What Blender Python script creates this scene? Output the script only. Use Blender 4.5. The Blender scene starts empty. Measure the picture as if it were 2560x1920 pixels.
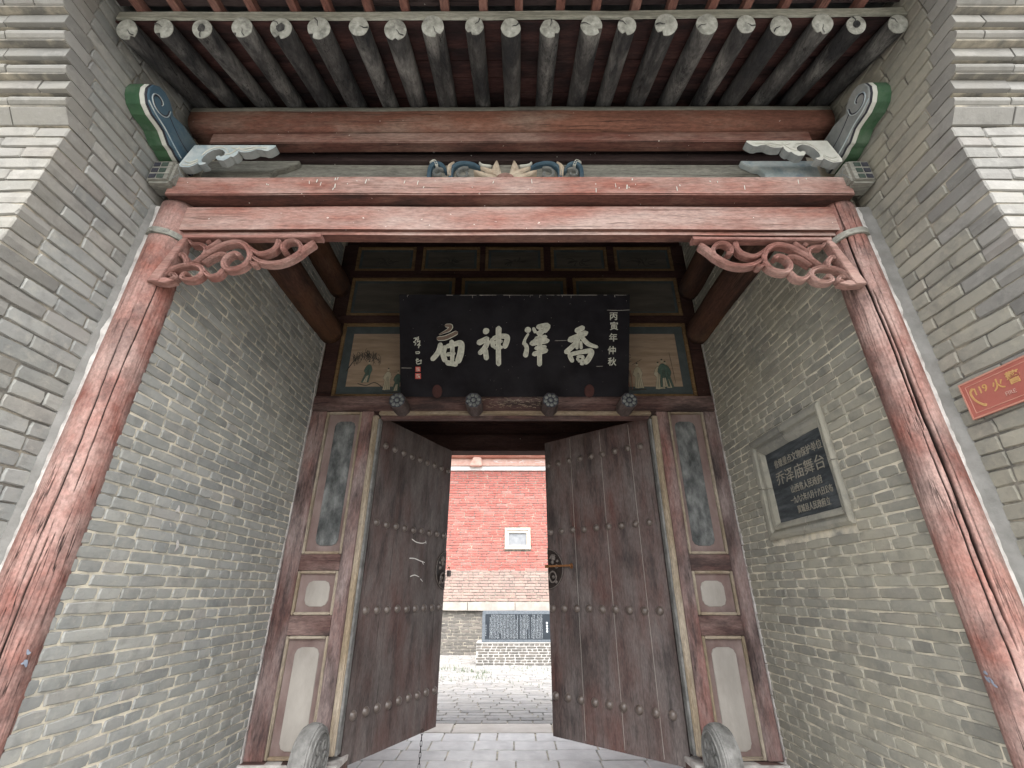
import bpy, bmesh, math, random
from mathutils import Vector, Matrix, Euler, noise as mnoise

R = math.radians
H = 1.55                      # eye height; heights written "Z" below are relative to the eye, z = Z + H
S = bpy.context.scene
C = S.collection
rng = random.Random(7)

# ------------------------------------------------------------------ camera, sky, sun, exposure
cam_d = bpy.data.cameras.new('camera'); cam = bpy.data.objects.new('camera', cam_d); C.objects.link(cam)
cam.location = (0, 0, H); cam.rotation_euler = (R(90 + 24.615), 0, 0)
cam_d.sensor_width = 36; cam_d.lens = 1135 / 2560 * 36; cam_d.shift_x = -5 / 2560
cam_d.clip_start = .05; cam_d.clip_end = 400
S.camera = cam
W = bpy.data.worlds.new('World'); S.world = W; W.use_nodes = True
wt = W.node_tree; wt.nodes.clear()
sky = wt.nodes.new('ShaderNodeTexSky'); sky.sky_type = 'NISHITA'; sky.sun_disc = False
sky.sun_elevation = R(58); sky.sun_rotation = R(165); sky.air_density = 1.0; sky.dust_density = 4.0; sky.ozone_density = 1.0
hs = wt.nodes.new('ShaderNodeHueSaturation'); hs.inputs['Saturation'].default_value = .22
bg = wt.nodes.new('ShaderNodeBackground'); bg.inputs['Strength'].default_value = .15
wo = wt.nodes.new('ShaderNodeOutputWorld')
wt.links.new(sky.outputs[0], hs.inputs['Color']); wt.links.new(hs.outputs[0], bg.inputs['Color']); wt.links.new(bg.outputs[0], wo.inputs['Surface'])
sl = bpy.data.lights.new('sun', 'SUN'); sl.energy = .4; sl.angle = R(35); sl.color = (1, .97, .92)
sun = bpy.data.objects.new('sun', sl); C.objects.link(sun)
sun.rotation_euler = (R(32), 0, R(-15)); sun.location = (0, -6, 12)
S.view_settings.view_transform = 'Standard'; S.view_settings.look = 'None'
S.view_settings.gamma = 1; S.view_settings.use_curve_mapping = False
S.view_settings.exposure = 2.32
S.cycles.max_bounces = 8; S.cycles.diffuse_bounces = 5

# ------------------------------------------------------------------ materials
class N:
    def __init__(s, name):
        s.m = bpy.data.materials.new(name); s.m.use_nodes = True
        s.t = s.m.node_tree; s.t.nodes.clear()
        s.out = s.t.nodes.new('ShaderNodeOutputMaterial'); s.b = s.t.nodes.new('ShaderNodeBsdfPrincipled')
        s.t.links.new(s.b.outputs[0], s.out.inputs[0])
        s.b.inputs['Specular IOR Level'].default_value = .25
        s.tc = s.t.nodes.new('ShaderNodeTexCoord'); s.oi = s.t.nodes.new('ShaderNodeObjectInfo')
    def put(s, sock, v):
        if hasattr(v, 'is_output'): s.t.links.new(v, sock)
        elif isinstance(v, (tuple, list)) and len(v) == 3 and sock.type == 'RGBA': sock.default_value = (*v, 1)
        else: sock.default_value = v
    def math(s, op, a, b=0.0, clamp=False):
        n = s.t.nodes.new('ShaderNodeMath'); n.operation = op; n.use_clamp = clamp
        s.put(n.inputs[0], a); s.put(n.inputs[1], b); return n.outputs[0]
    def coords(s, scale, rnd=True):
        n = s.t.nodes.new('ShaderNodeMapping'); n.inputs['Scale'].default_value = scale
        s.t.links.new(s.tc.outputs['Object'], n.inputs['Vector']); return n.outputs[0]
    def noise(s, vec, scale=1, detail=4, rough=.55, w=0.0, dist=0):
        n = s.t.nodes.new('ShaderNodeTexNoise'); n.noise_dimensions = '4D'
        s.t.links.new(vec, n.inputs['Vector']); n.inputs['Scale'].default_value = scale
        n.inputs['Detail'].default_value = detail; n.inputs['Roughness'].default_value = rough; n.inputs['Distortion'].default_value = dist
        s.put(n.inputs['W'], s.math('MULTIPLY_ADD', s.oi.outputs['Random'], 37.0) if w == 0.0 else w)
        return n.outputs['Fac']
    def ramp(s, v, a, b, lo=0.0, hi=1.0):
        n = s.t.nodes.new('ShaderNodeMapRange'); n.clamp = True
        s.put(n.inputs[0], v)
        for i, x in enumerate((a, b, lo, hi)): n.inputs[i + 1].default_value = x
        return n.outputs[0]
    def mix(s, f, a, b, mode='MIX'):
        n = s.t.nodes.new('ShaderNodeMix'); n.data_type = 'RGBA'; n.blend_type = mode
        s.put(n.inputs[0], f); s.put(n.inputs[6], a); s.put(n.inputs[7], b); return n.outputs[2]
    def bump(s, h, strength=.3, dist=.01):
        n = s.t.nodes.new('ShaderNodeBump'); n.inputs['Strength'].default_value = strength; n.inputs['Distance'].default_value = dist
        s.t.links.new(h, n.inputs['Height']); s.t.links.new(n.outputs[0], s.b.inputs['Normal'])
    def attr(s, name):
        n = s.t.nodes.new('ShaderNodeAttribute'); n.attribute_name = name; return n.outputs['Fac']
    def done(s, col, rough=.85):
        s.put(s.b.inputs['Base Color'], col); s.put(s.b.inputs['Roughness'], rough); return s.m

def wood(name, axis, base, dust, dark, dust_t=(.45, .68), dust_a=.7, dark_t=(.56, .7), dark_a=.6, crack=.75, rough=.82, fine=1.0, bump=.35, spec=.2, specks=0.0, warm=None, ax=1.0):
    n = N(name); n.b.inputs['Specular IOR Level'].default_value = spec
    def sc(p, a): v = [p, p, p]; v['xyz'.index(axis)] = a * ax; return v
    grain = n.noise(n.coords(sc(55 * fine, 2.2)), 1, 5, .6)
    fib = n.noise(n.coords(sc(16 * fine, .7)), 1, 5, .6, dist=.6)
    blot = n.noise(n.coords(sc(5, 1.6)), 1, 5, .62, w=3.3)
    blot2 = n.noise(n.coords(sc(7, 1.9)), 1, 6, .66, w=9.1)
    big = n.noise(n.coords(sc(1.3, .8)), 1, 3, .5, w=1.7)
    lo = tuple(x * .5 for x in base)
    c = n.mix(n.ramp(grain, .32, .68), lo, base)
    c = n.mix(n.ramp(fib, .35, .7, 0, .55), c, tuple(min(1, x * 1.25) for x in base))
    if warm: c = n.mix(n.ramp(big, .42, .62, 0, .75), c, warm)
    c = n.mix(n.ramp(blot, *dust_t, 0, dust_a), c, dust)
    c = n.mix(n.math('MULTIPLY', n.ramp(blot2, *dark_t, 0, dark_a), n.ramp(grain, .25, .6, .55, 1)), c, dark)
    ck = n.noise(n.coords(sc(34 * fine, .55)), 1, 3, .5, w=5.5, dist=.3)
    line = n.math('MULTIPLY', n.math('SUBTRACT', 1.0, n.ramp(n.math('ABSOLUTE', n.math('SUBTRACT', ck, .5)), 0, .014)), n.ramp(n.noise(n.coords(sc(6, .8)), 1, 2, .5, w=7.7), .46, .6))
    c = n.mix(n.math('MULTIPLY', line, crack), c, tuple(x * .25 for x in dark))
    fleck = n.noise(n.coords(sc(95, 24)), 1, 4, .7, w=8.8)
    c = n.mix(1.0, c, n.mix(n.ramp(fleck, .34, .66), (.68, .68, .68), (1.18, 1.18, 1.18)), 'MULTIPLY')
    if specks:
        sp = n.noise(n.coords((38, 38, 38)), 1, 2, .5, w=2.2)
        c = n.mix(n.ramp(sp, .735, .76, 0, specks), c, (.7, .68, .62))
    if axis == 'z' and 'pillar' in name: c = n.mix(n.ramp(n.attr('crack'), .1, .7), c, (.02, .014, .012))
    h = n.math('SUBTRACT', n.math('ADD', n.math('MULTIPLY', grain, .5), n.math('MULTIPLY', fib, .4)), n.math('MULTIPLY', line, 1.2))
    n.bump(h, bump, .006)
    return n.done(c, rough)

def brick_material(name, lo, hi, alt, alt_a=.35, stain=(.33, .30, .21), stain_a=.5, dark=(.08, .08, .08), light=(.5, .5, .47), sc=1.0):
    n = N(name)
    r = n.math('FRACT', n.math('ADD', n.attr('rnd'), n.oi.outputs['Random']))
    r2 = n.math('FRACT', n.math('MULTIPLY', r, 7.31)); r3 = n.math('FRACT', n.math('MULTIPLY', r, 23.7))
    g = n.t.nodes.new('ShaderNodeNewGeometry'); p = g.outputs['Position']
    def nz(scale, detail=5, rough=.6, w=1.0):
        return n.noise(p, scale, detail, rough, w=w)
    c = n.mix(n.ramp(r, 0, 1), lo, hi)
    c = n.mix(n.ramp(r2, .8, 1, 0, alt_a), c, alt)
    c = n.mix(n.ramp(nz(2.1 * sc, 5, .6, 2.0), .42, .68, 0, stain_a), c, stain)
    c = n.mix(n.ramp(nz(9 * sc, 5, .65, 4.0), .5, .72, 0, .5), c, dark)
    c = n.mix(n.ramp(nz(19 * sc, 5, .7, 6.0), .52, .75, 0, .55), c, light)
    c = n.mix(n.ramp(r3, .82, 1, 0, .28), c, dark)
    n.bump(n.math('ADD', n.math('MULTIPLY', nz(90, 4, .7, 8.0), .6), n.math('MULTIPLY', nz(28, 4, .6, 9.0), .8)), .45, .006)
    return n.done(c, .92)

def plain(name, a, b, scale=8, rough=.85, bump=.3, dirt=None, dirt_a=.5, stretch=(1, 1, 1), bscale=60, spec=.25, t=(.35, .65), dirt_t=(.5, .7)):
    n = N(name); n.b.inputs['Specular IOR Level'].default_value = spec
    v = n.coords(stretch)
    c = n.mix(n.ramp(n.noise(v, scale, 5, .6), *t), a, b)
    if dirt: c = n.mix(n.ramp(n.noise(v, scale * .6, 6, .66, w=4.4), *dirt_t, 0, dirt_a), c, dirt)
    n.bump(n.noise(v, bscale, 4, .6, w=6.6), bump, .004)
    return n.done(c, rough)

RED, DUST, DRK = (.27, .082, .05), (.44, .27, .21), (.055, .035, .03)
M = dict(
    brick=brick_material('grey_brick', (.2, .208, .2), (.3, .303, .286), (.255, .225, .2), stain=(.34, .33, .28), stain_a=.4, light=(.4, .385, .33), dark=(.1, .1, .1)),
    brick_r=brick_material('grey_brick_yellowed', (.205, .2, .174), (.295, .284, .24), (.24, .21, .18), stain=(.33, .305, .23), stain_a=.55, light=(.38, .355, .28), dark=(.1, .1, .095)),
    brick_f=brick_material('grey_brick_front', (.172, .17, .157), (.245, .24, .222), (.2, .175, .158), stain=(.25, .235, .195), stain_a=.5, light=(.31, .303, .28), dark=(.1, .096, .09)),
    brick_red=brick_material('red_washed_brick', (.33, .105, .088), (.42, .155, .13), (.4, .25, .22), .5, stain=(.34, .1, .082), stain_a=.6, dark=(.25, .11, .1), light=(.52, .31, .27)),
    brick_buff=brick_material('buff_brick', (.27, .19, .165), (.36, .27, .235), (.25, .2, .175), .5, stain=(.36, .235, .2), dark=(.18, .145, .13), light=(.42, .345, .31)),
    brick_base=brick_material('plinth_brick', (.1, .095, .087), (.18, .165, .15), (.23, .19, .16), .5, stain=(.2, .18, .15), dark=(.075, .07, .07), light=(.26, .24, .22)),
    mortar=plain('mortar', (.25, .243, .215), (.62, .565, .45), 9, .95, .8, (.14, .135, .118), .7, t=(.32, .56)),
    mortar_d=plain('mortar_dusty', (.14, .135, .12), (.42, .38, .3), 7, .95, .8, (.08, .075, .07), .8, t=(.44, .66)),
    mortar_w=plain('white_mortar', (.4, .39, .37), (.5, .485, .46), 14, .95, .5),
    plaster=plain('grey_render', (.15, .148, .138), (.225, .222, .21), 9, .95, .7, (.12, .113, .103), .6),
    lime=plain('lime_plaster', (.3, .285, .27), (.52, .5, .475), 14, .95, .8, (.2, .15, .135), .8, bscale=40),
    red_x=wood('weathered_red_beam', 'x', (.21, .09, .07), (.33, .235, .2), DRK, (.4, .66), .9, (.58, .7), .6, specks=.8),
    red_pale=wood('faded_pink_beam', 'x', (.3, .13, .1), (.38, .285, .25), (.1, .055, .045), (.36, .62), .95, (.58, .72), .6, crack=.8, specks=.9),
    red_orange=wood('orange_red_beam', 'x', (.165, .075, .056), (.25, .19, .155), DRK, (.48, .7), .8, (.58, .7), .6, specks=.6, warm=(.215, .1, .068)),
    red_z=wood('weathered_red_pillar', 'z', (.215, .088, .07), (.345, .24, .212), (.085, .058, .053), (.37, .62), .9, (.5, .62), .62, crack=1, fine=1.1, bump=.9, warm=(.28, .122, .095), ax=2.4),
    soffit=wood('shade_dark_red_soffit', 'x', (.12, .052, .04), (.2, .12, .095), (.03, .02, .018), (.5, .7), .7, (.48, .64), .85, specks=.9),
    red_dark_x=wood('shaded_red_board', 'x', (.15, .05, .038), (.2, .1, .08), (.03, .02, .02), dust_a=.5, dark_a=.7),
    fret=wood('faded_pink_carving', 'x', (.24, .115, .095), (.37, .255, .22), (.1, .055, .05), (.42, .66), .85, crack=.4),
    log=wood('brown_log', 'y', (.07, .033, .022), (.11, .068, .045), (.02, .014, .012), (.5, .7), .7, (.48, .64), .85, warm=(.115, .052, .021)),
    rafter=wood('sooty_rafter', 'y', (.075, .073, .07), (.3, .295, .275), (.018, .019, .021), (.46, .68), .85, (.42, .6), .95, crack=1, fine=1.3, bump=.6),
    rafter_end=plain('bleached_end_grain', (.19, .193, .17), (.36, .365, .33), 30, .9, .6, (.07, .07, .066), .8),
    flyraft=wood('red_flying_rafter', 'y', (.17, .075, .058), (.23, .135, .11), (.05, .03, .03), dark_a=.7),
    sarking=wood('reddish_roof_board', 'x', (.085, .04, .036), (.13, .075, .066), (.016, .013, .014), (.5, .7), .6, (.42, .58), .95),
    batten=wood('bleached_eave_batten', 'x', (.3, .3, .25), (.42, .42, .37), (.12, .12, .1), dark_a=.5),
    greyboard=wood('grey_cushion_board', 'x', (.24, .24, .21), (.31, .3, .26), (.08, .075, .07), dark_a=.6),
    sootboard=wood('sooty_board', 'x', (.045, .03, .03), (.08, .06, .055), (.015, .012, .012), dust_a=.6, specks=.9),
    frame=wood('purple_brown_frame', 'z', (.115, .075, .069), (.265, .212, .2), (.028, .022, .022), (.38, .62), .9, (.47, .62), .9, warm=(.225, .108, .09)),
    frame_x=wood('purple_brown_rail', 'x', (.12, .068, .06), (.27, .19, .17), (.025, .02, .02), (.45, .68), .75, (.47, .62), .85),
    frame_dk=wood('dark_upper_frame', 'x', (.05, .024, .02), (.09, .055, .045), (.015, .01, .01), dust_a=.5, specks=.5),
    leaf=wood('dark_door_plank', 'z', (.058, .038, .034), (.135, .115, .108), (.015, .013, .014), (.32, .62), .9, (.5, .64), .7, crack=.6, rough=.6, fine=.8, spec=.3, bump=.3, warm=(.125, .048, .038)),
    gold=wood('worn_gold_trim', 'z', (.26, .205, .14), (.38, .33, .265), (.12, .09, .07), (.4, .64), .9, dark_a=.85),
    gold_x=wood('worn_gold_trim_x', 'x', (.27, .205, .14), (.38, .33, .265), (.12, .09, .07), (.4, .64), .9, dark_a=.85),
    gold_dk=wood('dull_gold_trim', 'x', (.2, .125, .06), (.27, .18, .09), (.06, .04, .025), (.5, .7), .6, dark_a=.6),
    inset=plain('pale_worn_inset', (.26, .24, .215), (.36, .335, .3), 5, .9, .4, (.19, .165, .145), .6, (1, 1, .4)),
    inset_dk=plain('blackened_inset', (.075, .08, .08), (.2, .205, .2), 17, .9, 1.0, (.022, .024, .024), .85, (1, 1, .5), dirt_t=(.42, .66), bscale=45),
    field=plain('side_panel_field', (.15, .1, .09), (.24, .185, .17), 6, .85, .4, (.07, .05, .047), .6, (1, 1, .5)),
    paint_tan=plain('tan_painted_panel', (.26, .19, .13), (.36, .27, .195), 6, .9, .3, (.17, .13, .09), .5, (.6, 1, 4)),
    paint_drk=plain('faded_dark_panel', (.07, .063, .052), (.105, .094, .077), 4, .9, .3, (.05, .05, .045), .6, (.5, 1, 3)),
    paint_blue=plain('blue_painted_border', (.05, .062, .063), (.075, .09, .09), 9, .85, .3, (.045, .05, .05), .6),
    ink=plain('painted_ink', (.035, .033, .03), (.06, .055, .045), 20), ink_green=plain('painted_green', (.05, .085, .07), (.085, .125, .1), 30),
    ink_pale=plain('painted_pale_robe', (.33, .29, .2), (.4, .36, .27), 20), ink_red=plain('painted_red', (.2, .05, .03), (.25, .08, .05), 20),
    board=plain('black_name_board', (.0085, .0075, .009), (.0155, .0145, .0175), 5, .75, .25, (.021, .02, .0215), .6, (1, 1, 1), spec=.08),
    letter=plain('pale_lettering', (.4, .405, .34), (.56, .56, .48), 40, .85, .5, (.17, .17, .14), .7),
    letter_e=plain('pale_letter_edge', (.5, .5, .42), (.6, .59, .5), 40), letter_br=plain('bare_brown_lettering', (.13, .09, .07), (.18, .13, .1), 40),
    seal=plain('red_seal', (.4, .06, .05), (.5, .1, .08), 40), pegface=plain('dusty_peg_flower', (.1, .108, .105), (.19, .2, .19), 40, .9, .4, (.05, .05, .05), .5), pegwood=wood('dark_peg', 'y', (.07, .05, .046), (.15, .12, .112), (.025, .02, .02)), maroon=plain('maroon_knob', (.045, .02, .018), (.065, .028, .025), 20, .7, .3, spec=.1),
    stone=plain('grey_stone', (.12, .119, .113), (.21, .207, .197), 14, .95, 1.0, (.065, .064, .06), .85),
    slab=plain('porch_slab', (.56, .55, .54), (.7, .69, .67), 4, .9, .4, (.44, .43, .42), .6),
    paver=brick_material('courtyard_paver', (.24, .237, .23), (.325, .317, .306), (.27, .255, .24), stain=(.29, .277, .246), dark=(.12, .12, .12), light=(.37, .36, .345)),
    paving=plain('worn_paving', (.3, .295, .285), (.4, .392, .38), 4, .9, .4, (.24, .235, .228), .6),
    ledge=plain('ledge_stone', (.3, .275, .245), (.4, .365, .33), 4, .95, .4, (.24, .22, .2), .6),
    kerb=plain('buff_kerb_stone', (.45, .415, .37), (.55, .515, .47), 4, .95, .4, (.36, .33, .3), .6),
    earth=plain('packed_earth', (.2, .19, .165), (.27, .255, .225), .7, .97, .4),
    blue=plain('blue_paint', (.05, .095, .135), (.085, .14, .18), 9, .8, .4, (.17, .2, .2), .7), green=plain('green_paint', (.035, .085, .045), (.06, .125, .065), 8, .75, .3, (.13, .17, .13), .7),
    green_d=plain('dull_green_square', (.03, .05, .04), (.07, .09, .075), 20), white=plain('flaking_white_paint', (.5, .51, .46), (.62, .62, .57), 12, .85, .3, (.35, .34, .3), .5), navy=plain('dark_outline_paint', (.03, .032, .042), (.05, .05, .06), 12),
    paleblue=plain('pale_blue_paint', (.33, .4, .42), (.5, .54, .53), 16, .85, .4, (.15, .23, .3), .75), greyblue=plain('dusty_grey_paint', (.18, .2, .2), (.28, .29, .28), 12, .9, .3, (.36, .36, .34), .5),
    cream=plain('cream_carving', (.48, .4, .31), (.6, .53, .43), 20, .9, .4, (.3, .22, .17), .6),
    iron=plain('dark_iron', (.013, .009, .008), (.028, .019, .016), 40, .55, .5, spec=.35), ironlit=plain('highlight_iron', (.09, .075, .066), (.16, .135, .12), 40, .5, .4, spec=.5), stud=plain('brown_iron_stud', (.07, .052, .043), (.125, .1, .086), 30, .4, .4, spec=.6),
    rust=plain('rusty_iron', (.15, .065, .025), (.24, .11, .045), 40, .8, .6), steel=plain('padlock_steel', (.07, .06, .06), (.1, .085, .08), 20, .45, .2, spec=.5),
    slate=plain('black_slate', (.022, .026, .029), (.05, .056, .06), 6, .7, .5, (.13, .14, .145), .6, (1, 1, 6)), slate_t=plain('cut_lettering', (.19, .175, .14), (.26, .24, .195), 40),
    stele=plain('blue_black_stele', (.02, .026, .033), (.03, .037, .046), 6, .35, .1, spec=.5), stele_f=plain('stele_border', (.1, .115, .13), (.16, .18, .2), 30, .5, .3), whitetext=plain('white_lettering', (.6, .65, .68), (.7, .74, .76), 40),
    sign=plain('faded_red_sign', (.3, .085, .065), (.36, .12, .095), 5, .5, .1, (.36, .16, .13), .6, spec=.4), sign_l=plain('sign_rim', (.42, .19, .14), (.46, .23, .175), 10, .5), sign_y=plain('sign_yellow', (.45, .26, .1), (.48, .3, .13), 10, .6), sign_p=plain('sign_pink', (.45, .26, .21), (.47, .3, .25), 10, .6),
    whitep=plain('white_wall_band', (.62, .62, .61), (.74, .74, .73), 8, .9, .3), pinkbeam=wood('courtyard_red_beam', 'x', (.4, .16, .115), (.46, .26, .2), (.3, .11, .09), dark_a=.4), pinkband=plain('pink_band', (.5, .31, .26), (.58, .4, .34), 9, .9, .3, (.45, .22, .17), .5),
    vent=plain('vent_frame', (.46, .4, .33), (.52, .47, .4), 8, .9, .2), pane=plain('grey_pane', (.19, .2, .215), (.27, .28, .29), 9, .5, .2),
    tile=plain('roof_tile', (.1, .105, .105), (.16, .165, .16), 5, .9, .5), grass=plain('grass_blade', (.03, .075, .012), (.06, .12, .025), 20),
    chalk=plain('chalk_mark', (.7, .68, .64), (.75, .73, .7), 30), dab=plain('blue_dab', (.16, .185, .235), (.24, .265, .31), 30),
    wall_in=plain('interior_wall', (.2, .195, .175), (.27, .26, .23), 6, .95, .5),
)

# ------------------------------------------------------------------ mesh helpers
WL = {}
class MB:
    def __init__(s): s.v, s.f, s.mi, s.rnd = [], [], [], []
    def add(s, vs, fs, mi=0, rnd=0.0):
        o = len(s.v); s.v += [tuple(p) for p in vs]
        for f in fs: s.f.append([i + o for i in f]); s.mi.append(mi); s.rnd.append(rnd)
        return s
    def box(s, x0, x1, y0, y1, z0, z1, mi=0, seg=1, rnd=0.0):
        d = [x1 - x0, y1 - y0, z1 - z0]; a = d.index(max(d)); vs = []; fs = []
        lo = [x0, y0, z0]; hi = [x1, y1, z1]; b, c = (a + 1) % 3, (a + 2) % 3
        for i in range(seg + 1):
            for (kb, kc) in ((0, 0), (1, 0), (1, 1), (0, 1)):
                p = [0, 0, 0]; p[a] = lo[a] + d[a] * i / seg; p[b] = (lo, hi)[kb][b]; p[c] = (lo, hi)[kc][c]; vs.append(p)
        for i in range(seg):
            for k in range(4):
                k2 = (k + 1) % 4; fs.append([i * 4 + k, i * 4 + k2, i * 4 + 4 + k2, i * 4 + 4 + k])
        fs.append([3, 2, 1, 0]); e = seg * 4; fs.append([e, e + 1, e + 2, e + 3])
        return s.add(vs, fs, mi, rnd)
    def prism(s, poly, to3, d0, d1, mi=0, side_mi=None):
        n = len(poly); vs = [to3(u, v, d0) for u, v in poly] + [to3(u, v, d1) for u, v in poly]
        s.add(vs, [list(range(n)), list(range(2 * n - 1, n - 1, -1))], mi)
        o = len(s.v) - 2 * n
        for i in range(n):
            j = (i + 1) % n; s.f.append([o + i, o + n + i, o + n + j, o + j]); s.mi.append(mi if side_mi is None else side_mi); s.rnd.append(0.0)
        return s
    def tube(s, path, rad, seg=10, mi=0, caps=True):
        vs, fs = [], []; n = len(path); path = [Vector(p) for p in path]
        rad = rad if isinstance(rad, (list, tuple)) else [rad] * n
        for i, p in enumerate(path):
            t = (path[min(i + 1, n - 1)] - path[max(i - 1, 0)]).normalized()
            u = t.cross(Vector((0, 0, 1)));
            if u.length < .05: u = t.cross(Vector((0, 1, 0)))
            u.normalize(); w = u.cross(t)
            for k in range(seg):
                a = 2 * math.pi * k / seg; vs.append(p + u * (math.cos(a) * rad[i]) + w * (math.sin(a) * rad[i]))
        for i in range(n - 1):
            for k in range(seg): fs.append([i * seg + k, i * seg + (k + 1) % seg, (i + 1) * seg + (k + 1) % seg, (i + 1) * seg + k])
        if caps: fs.append(list(range(seg - 1, -1, -1))); fs.append(list(range((n - 1) * seg, n * seg)))
        return s.add(vs, fs, mi)
    def ring(s, c, r, tr, ax='y', n=20, m=6, mi=0, arc=1.0, sy=1.0):
        pts = []
        k = n if arc >= 1 else n + 1
        vs, fs = [], []
        for i in range(k):
            a = 2 * math.pi * arc * i / n; ca, sa = math.cos(a), math.sin(a)
            for j in range(m):
                b = 2 * math.pi * j / m; q = r + tr * math.cos(b); h = tr * math.sin(b)
                p = {'y': (q * ca, h, q * sa * sy), 'z': (q * ca, q * sa, h), 'x': (h, q * ca, q * sa)}[ax]
                vs.append((c[0] + p[0], c[1] + p[1], c[2] + p[2]))
        for i in range(k if arc >= 1 else k - 1):
            for j in range(m):
                i2 = (i + 1) % k; fs.append([i * m + j, i2 * m + j, i2 * m + (j + 1) % m, i * m + (j + 1) % m])
        return s.add(vs, fs, mi)
    def dome(s, c, r, h, to3, n=10, mi=0):
        vs = [to3(c[0], c[1], -h)]; fs = []
        for q, (rr, hh) in enumerate(((.45, .88), (.8, .55), (1, 0.0))):
            for k in range(n):
                a = 2 * math.pi * k / n; vs.append(to3(c[0] + r * rr * math.cos(a), c[1] + r * rr * math.sin(a), -h * hh))
        for k in range(n):
            fs.append([0, 1 + k, 1 + (k + 1) % n])
            for q in range(2): fs.append([1 + q * n + k, 1 + q * n + n + k, 1 + q * n + n + (k + 1) % n, 1 + q * n + (k + 1) % n])
        return s.add(vs, fs, mi)
    def ribbon(s, pts, width, to3, thick=.03, mi=0, taper=True, prof=None, n=None, closed_ends=True):
        w = width if isinstance(width, (list, tuple)) else [width] * len(pts)
        P, Wd = smooth(pts, w, n or max(10, 7 * (len(pts) - 1)))
        L = [0]
        for i in range(1, len(P)): L.append(L[-1] + (P[i] - P[i - 1]).length)
        T = L[-1] or 1
        prof = prof or [(-.5, 0), (-.5, -.8), (-.33, -1), (0, -.8), (.33, -1), (.5, -.8), (.5, 0)]
        m = len(prof); vs = []; fs = []
        for i, p in enumerate(P):
            t = P[min(i + 1, len(P) - 1)] - P[max(i - 1, 0)]
            if t.length < 1e-9: t = Vector((1, 0))
            t.normalize(); nn = Vector((-t.y, t.x)); ww = Wd[i]
            if taper:
                for e in (L[i], T - L[i]):
                    k = ww * .5
                    if e < k: ww *= max(.25, math.sqrt(max(0, 1 - ((k - e) / k) ** 2)))
            for (a, d) in prof:
                q = p + nn * (a * ww); vs.append(to3(q.x, q.y, d * thick))
        for i in range(len(P) - 1):
            for j in range(m - 1): fs.append([i * m + j, i * m + j + 1, (i + 1) * m + j + 1, (i + 1) * m + j])
            fs.append([i * m + m - 1, i * m, (i + 1) * m, (i + 1) * m + m - 1])
        fs.append(list(range(m))); e = (len(P) - 1) * m; fs.append(list(range(e + m - 1, e - 1, -1)))
        return s.add(vs, fs, mi)
    def mesh(s, name, mats, smooth_=False, bev=0, wob=0, wobs=1.0):
        me = bpy.data.meshes.new(name); me.from_pydata(s.v, [], s.f)
        for m in (mats if isinstance(mats, (list, tuple)) else [mats]): me.materials.append(m)
        me.polygons.foreach_set('material_index', s.mi)
        if any(s.rnd):
            at = me.attributes.new('rnd', 'FLOAT', 'FACE'); at.data.foreach_set('value', s.rnd)
        if bev or True:
            bm = bmesh.new(); bm.from_mesh(me)
            if bev: bmesh.ops.bevel(bm, geom=[e for e in bm.edges if e.calc_face_angle(0) > .5], offset=bev, segments=2, affect='EDGES', clamp_overlap=True)
            bmesh.ops.recalc_face_normals(bm, faces=bm.faces)
            if wob:
                for v in bm.verts:
                    q = v.co * wobs; v.co += Vector((mnoise.noise(q), mnoise.noise(q + Vector((31, 7, 3))), mnoise.noise(q + Vector((5, 91, 17))))) * wob
            bm.to_mesh(me); bm.free()
        if smooth_: me.polygons.foreach_set('use_smooth', [True] * len(me.polygons))
        me.update(); return me

def smooth(pts, w, n):
    P = [Vector(p[:2]) for p in pts]; out, ow = [], []
    if len(P) == 2:
        k = max(2, n)
        return [P[0].lerp(P[1], i / (k - 1)) for i in range(k)], [w[0] + (w[1] - w[0]) * i / (k - 1) for i in range(k)]
    m = len(P) - 1
    for i in range(n):
        t = i / (n - 1) * m; k = min(int(t), m - 1); f = t - k
        a, b, c, d = P[max(k - 1, 0)], P[k], P[k + 1], P[min(k + 2, m)]
        out.append(.5 * ((2 * b) + (c - a) * f + (2 * a - 5 * b + 4 * c - d) * f * f + (3 * b - a - 3 * c + d) * f ** 3)); ow.append(w[k] + (w[k + 1] - w[k]) * f)
    return out, ow

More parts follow.
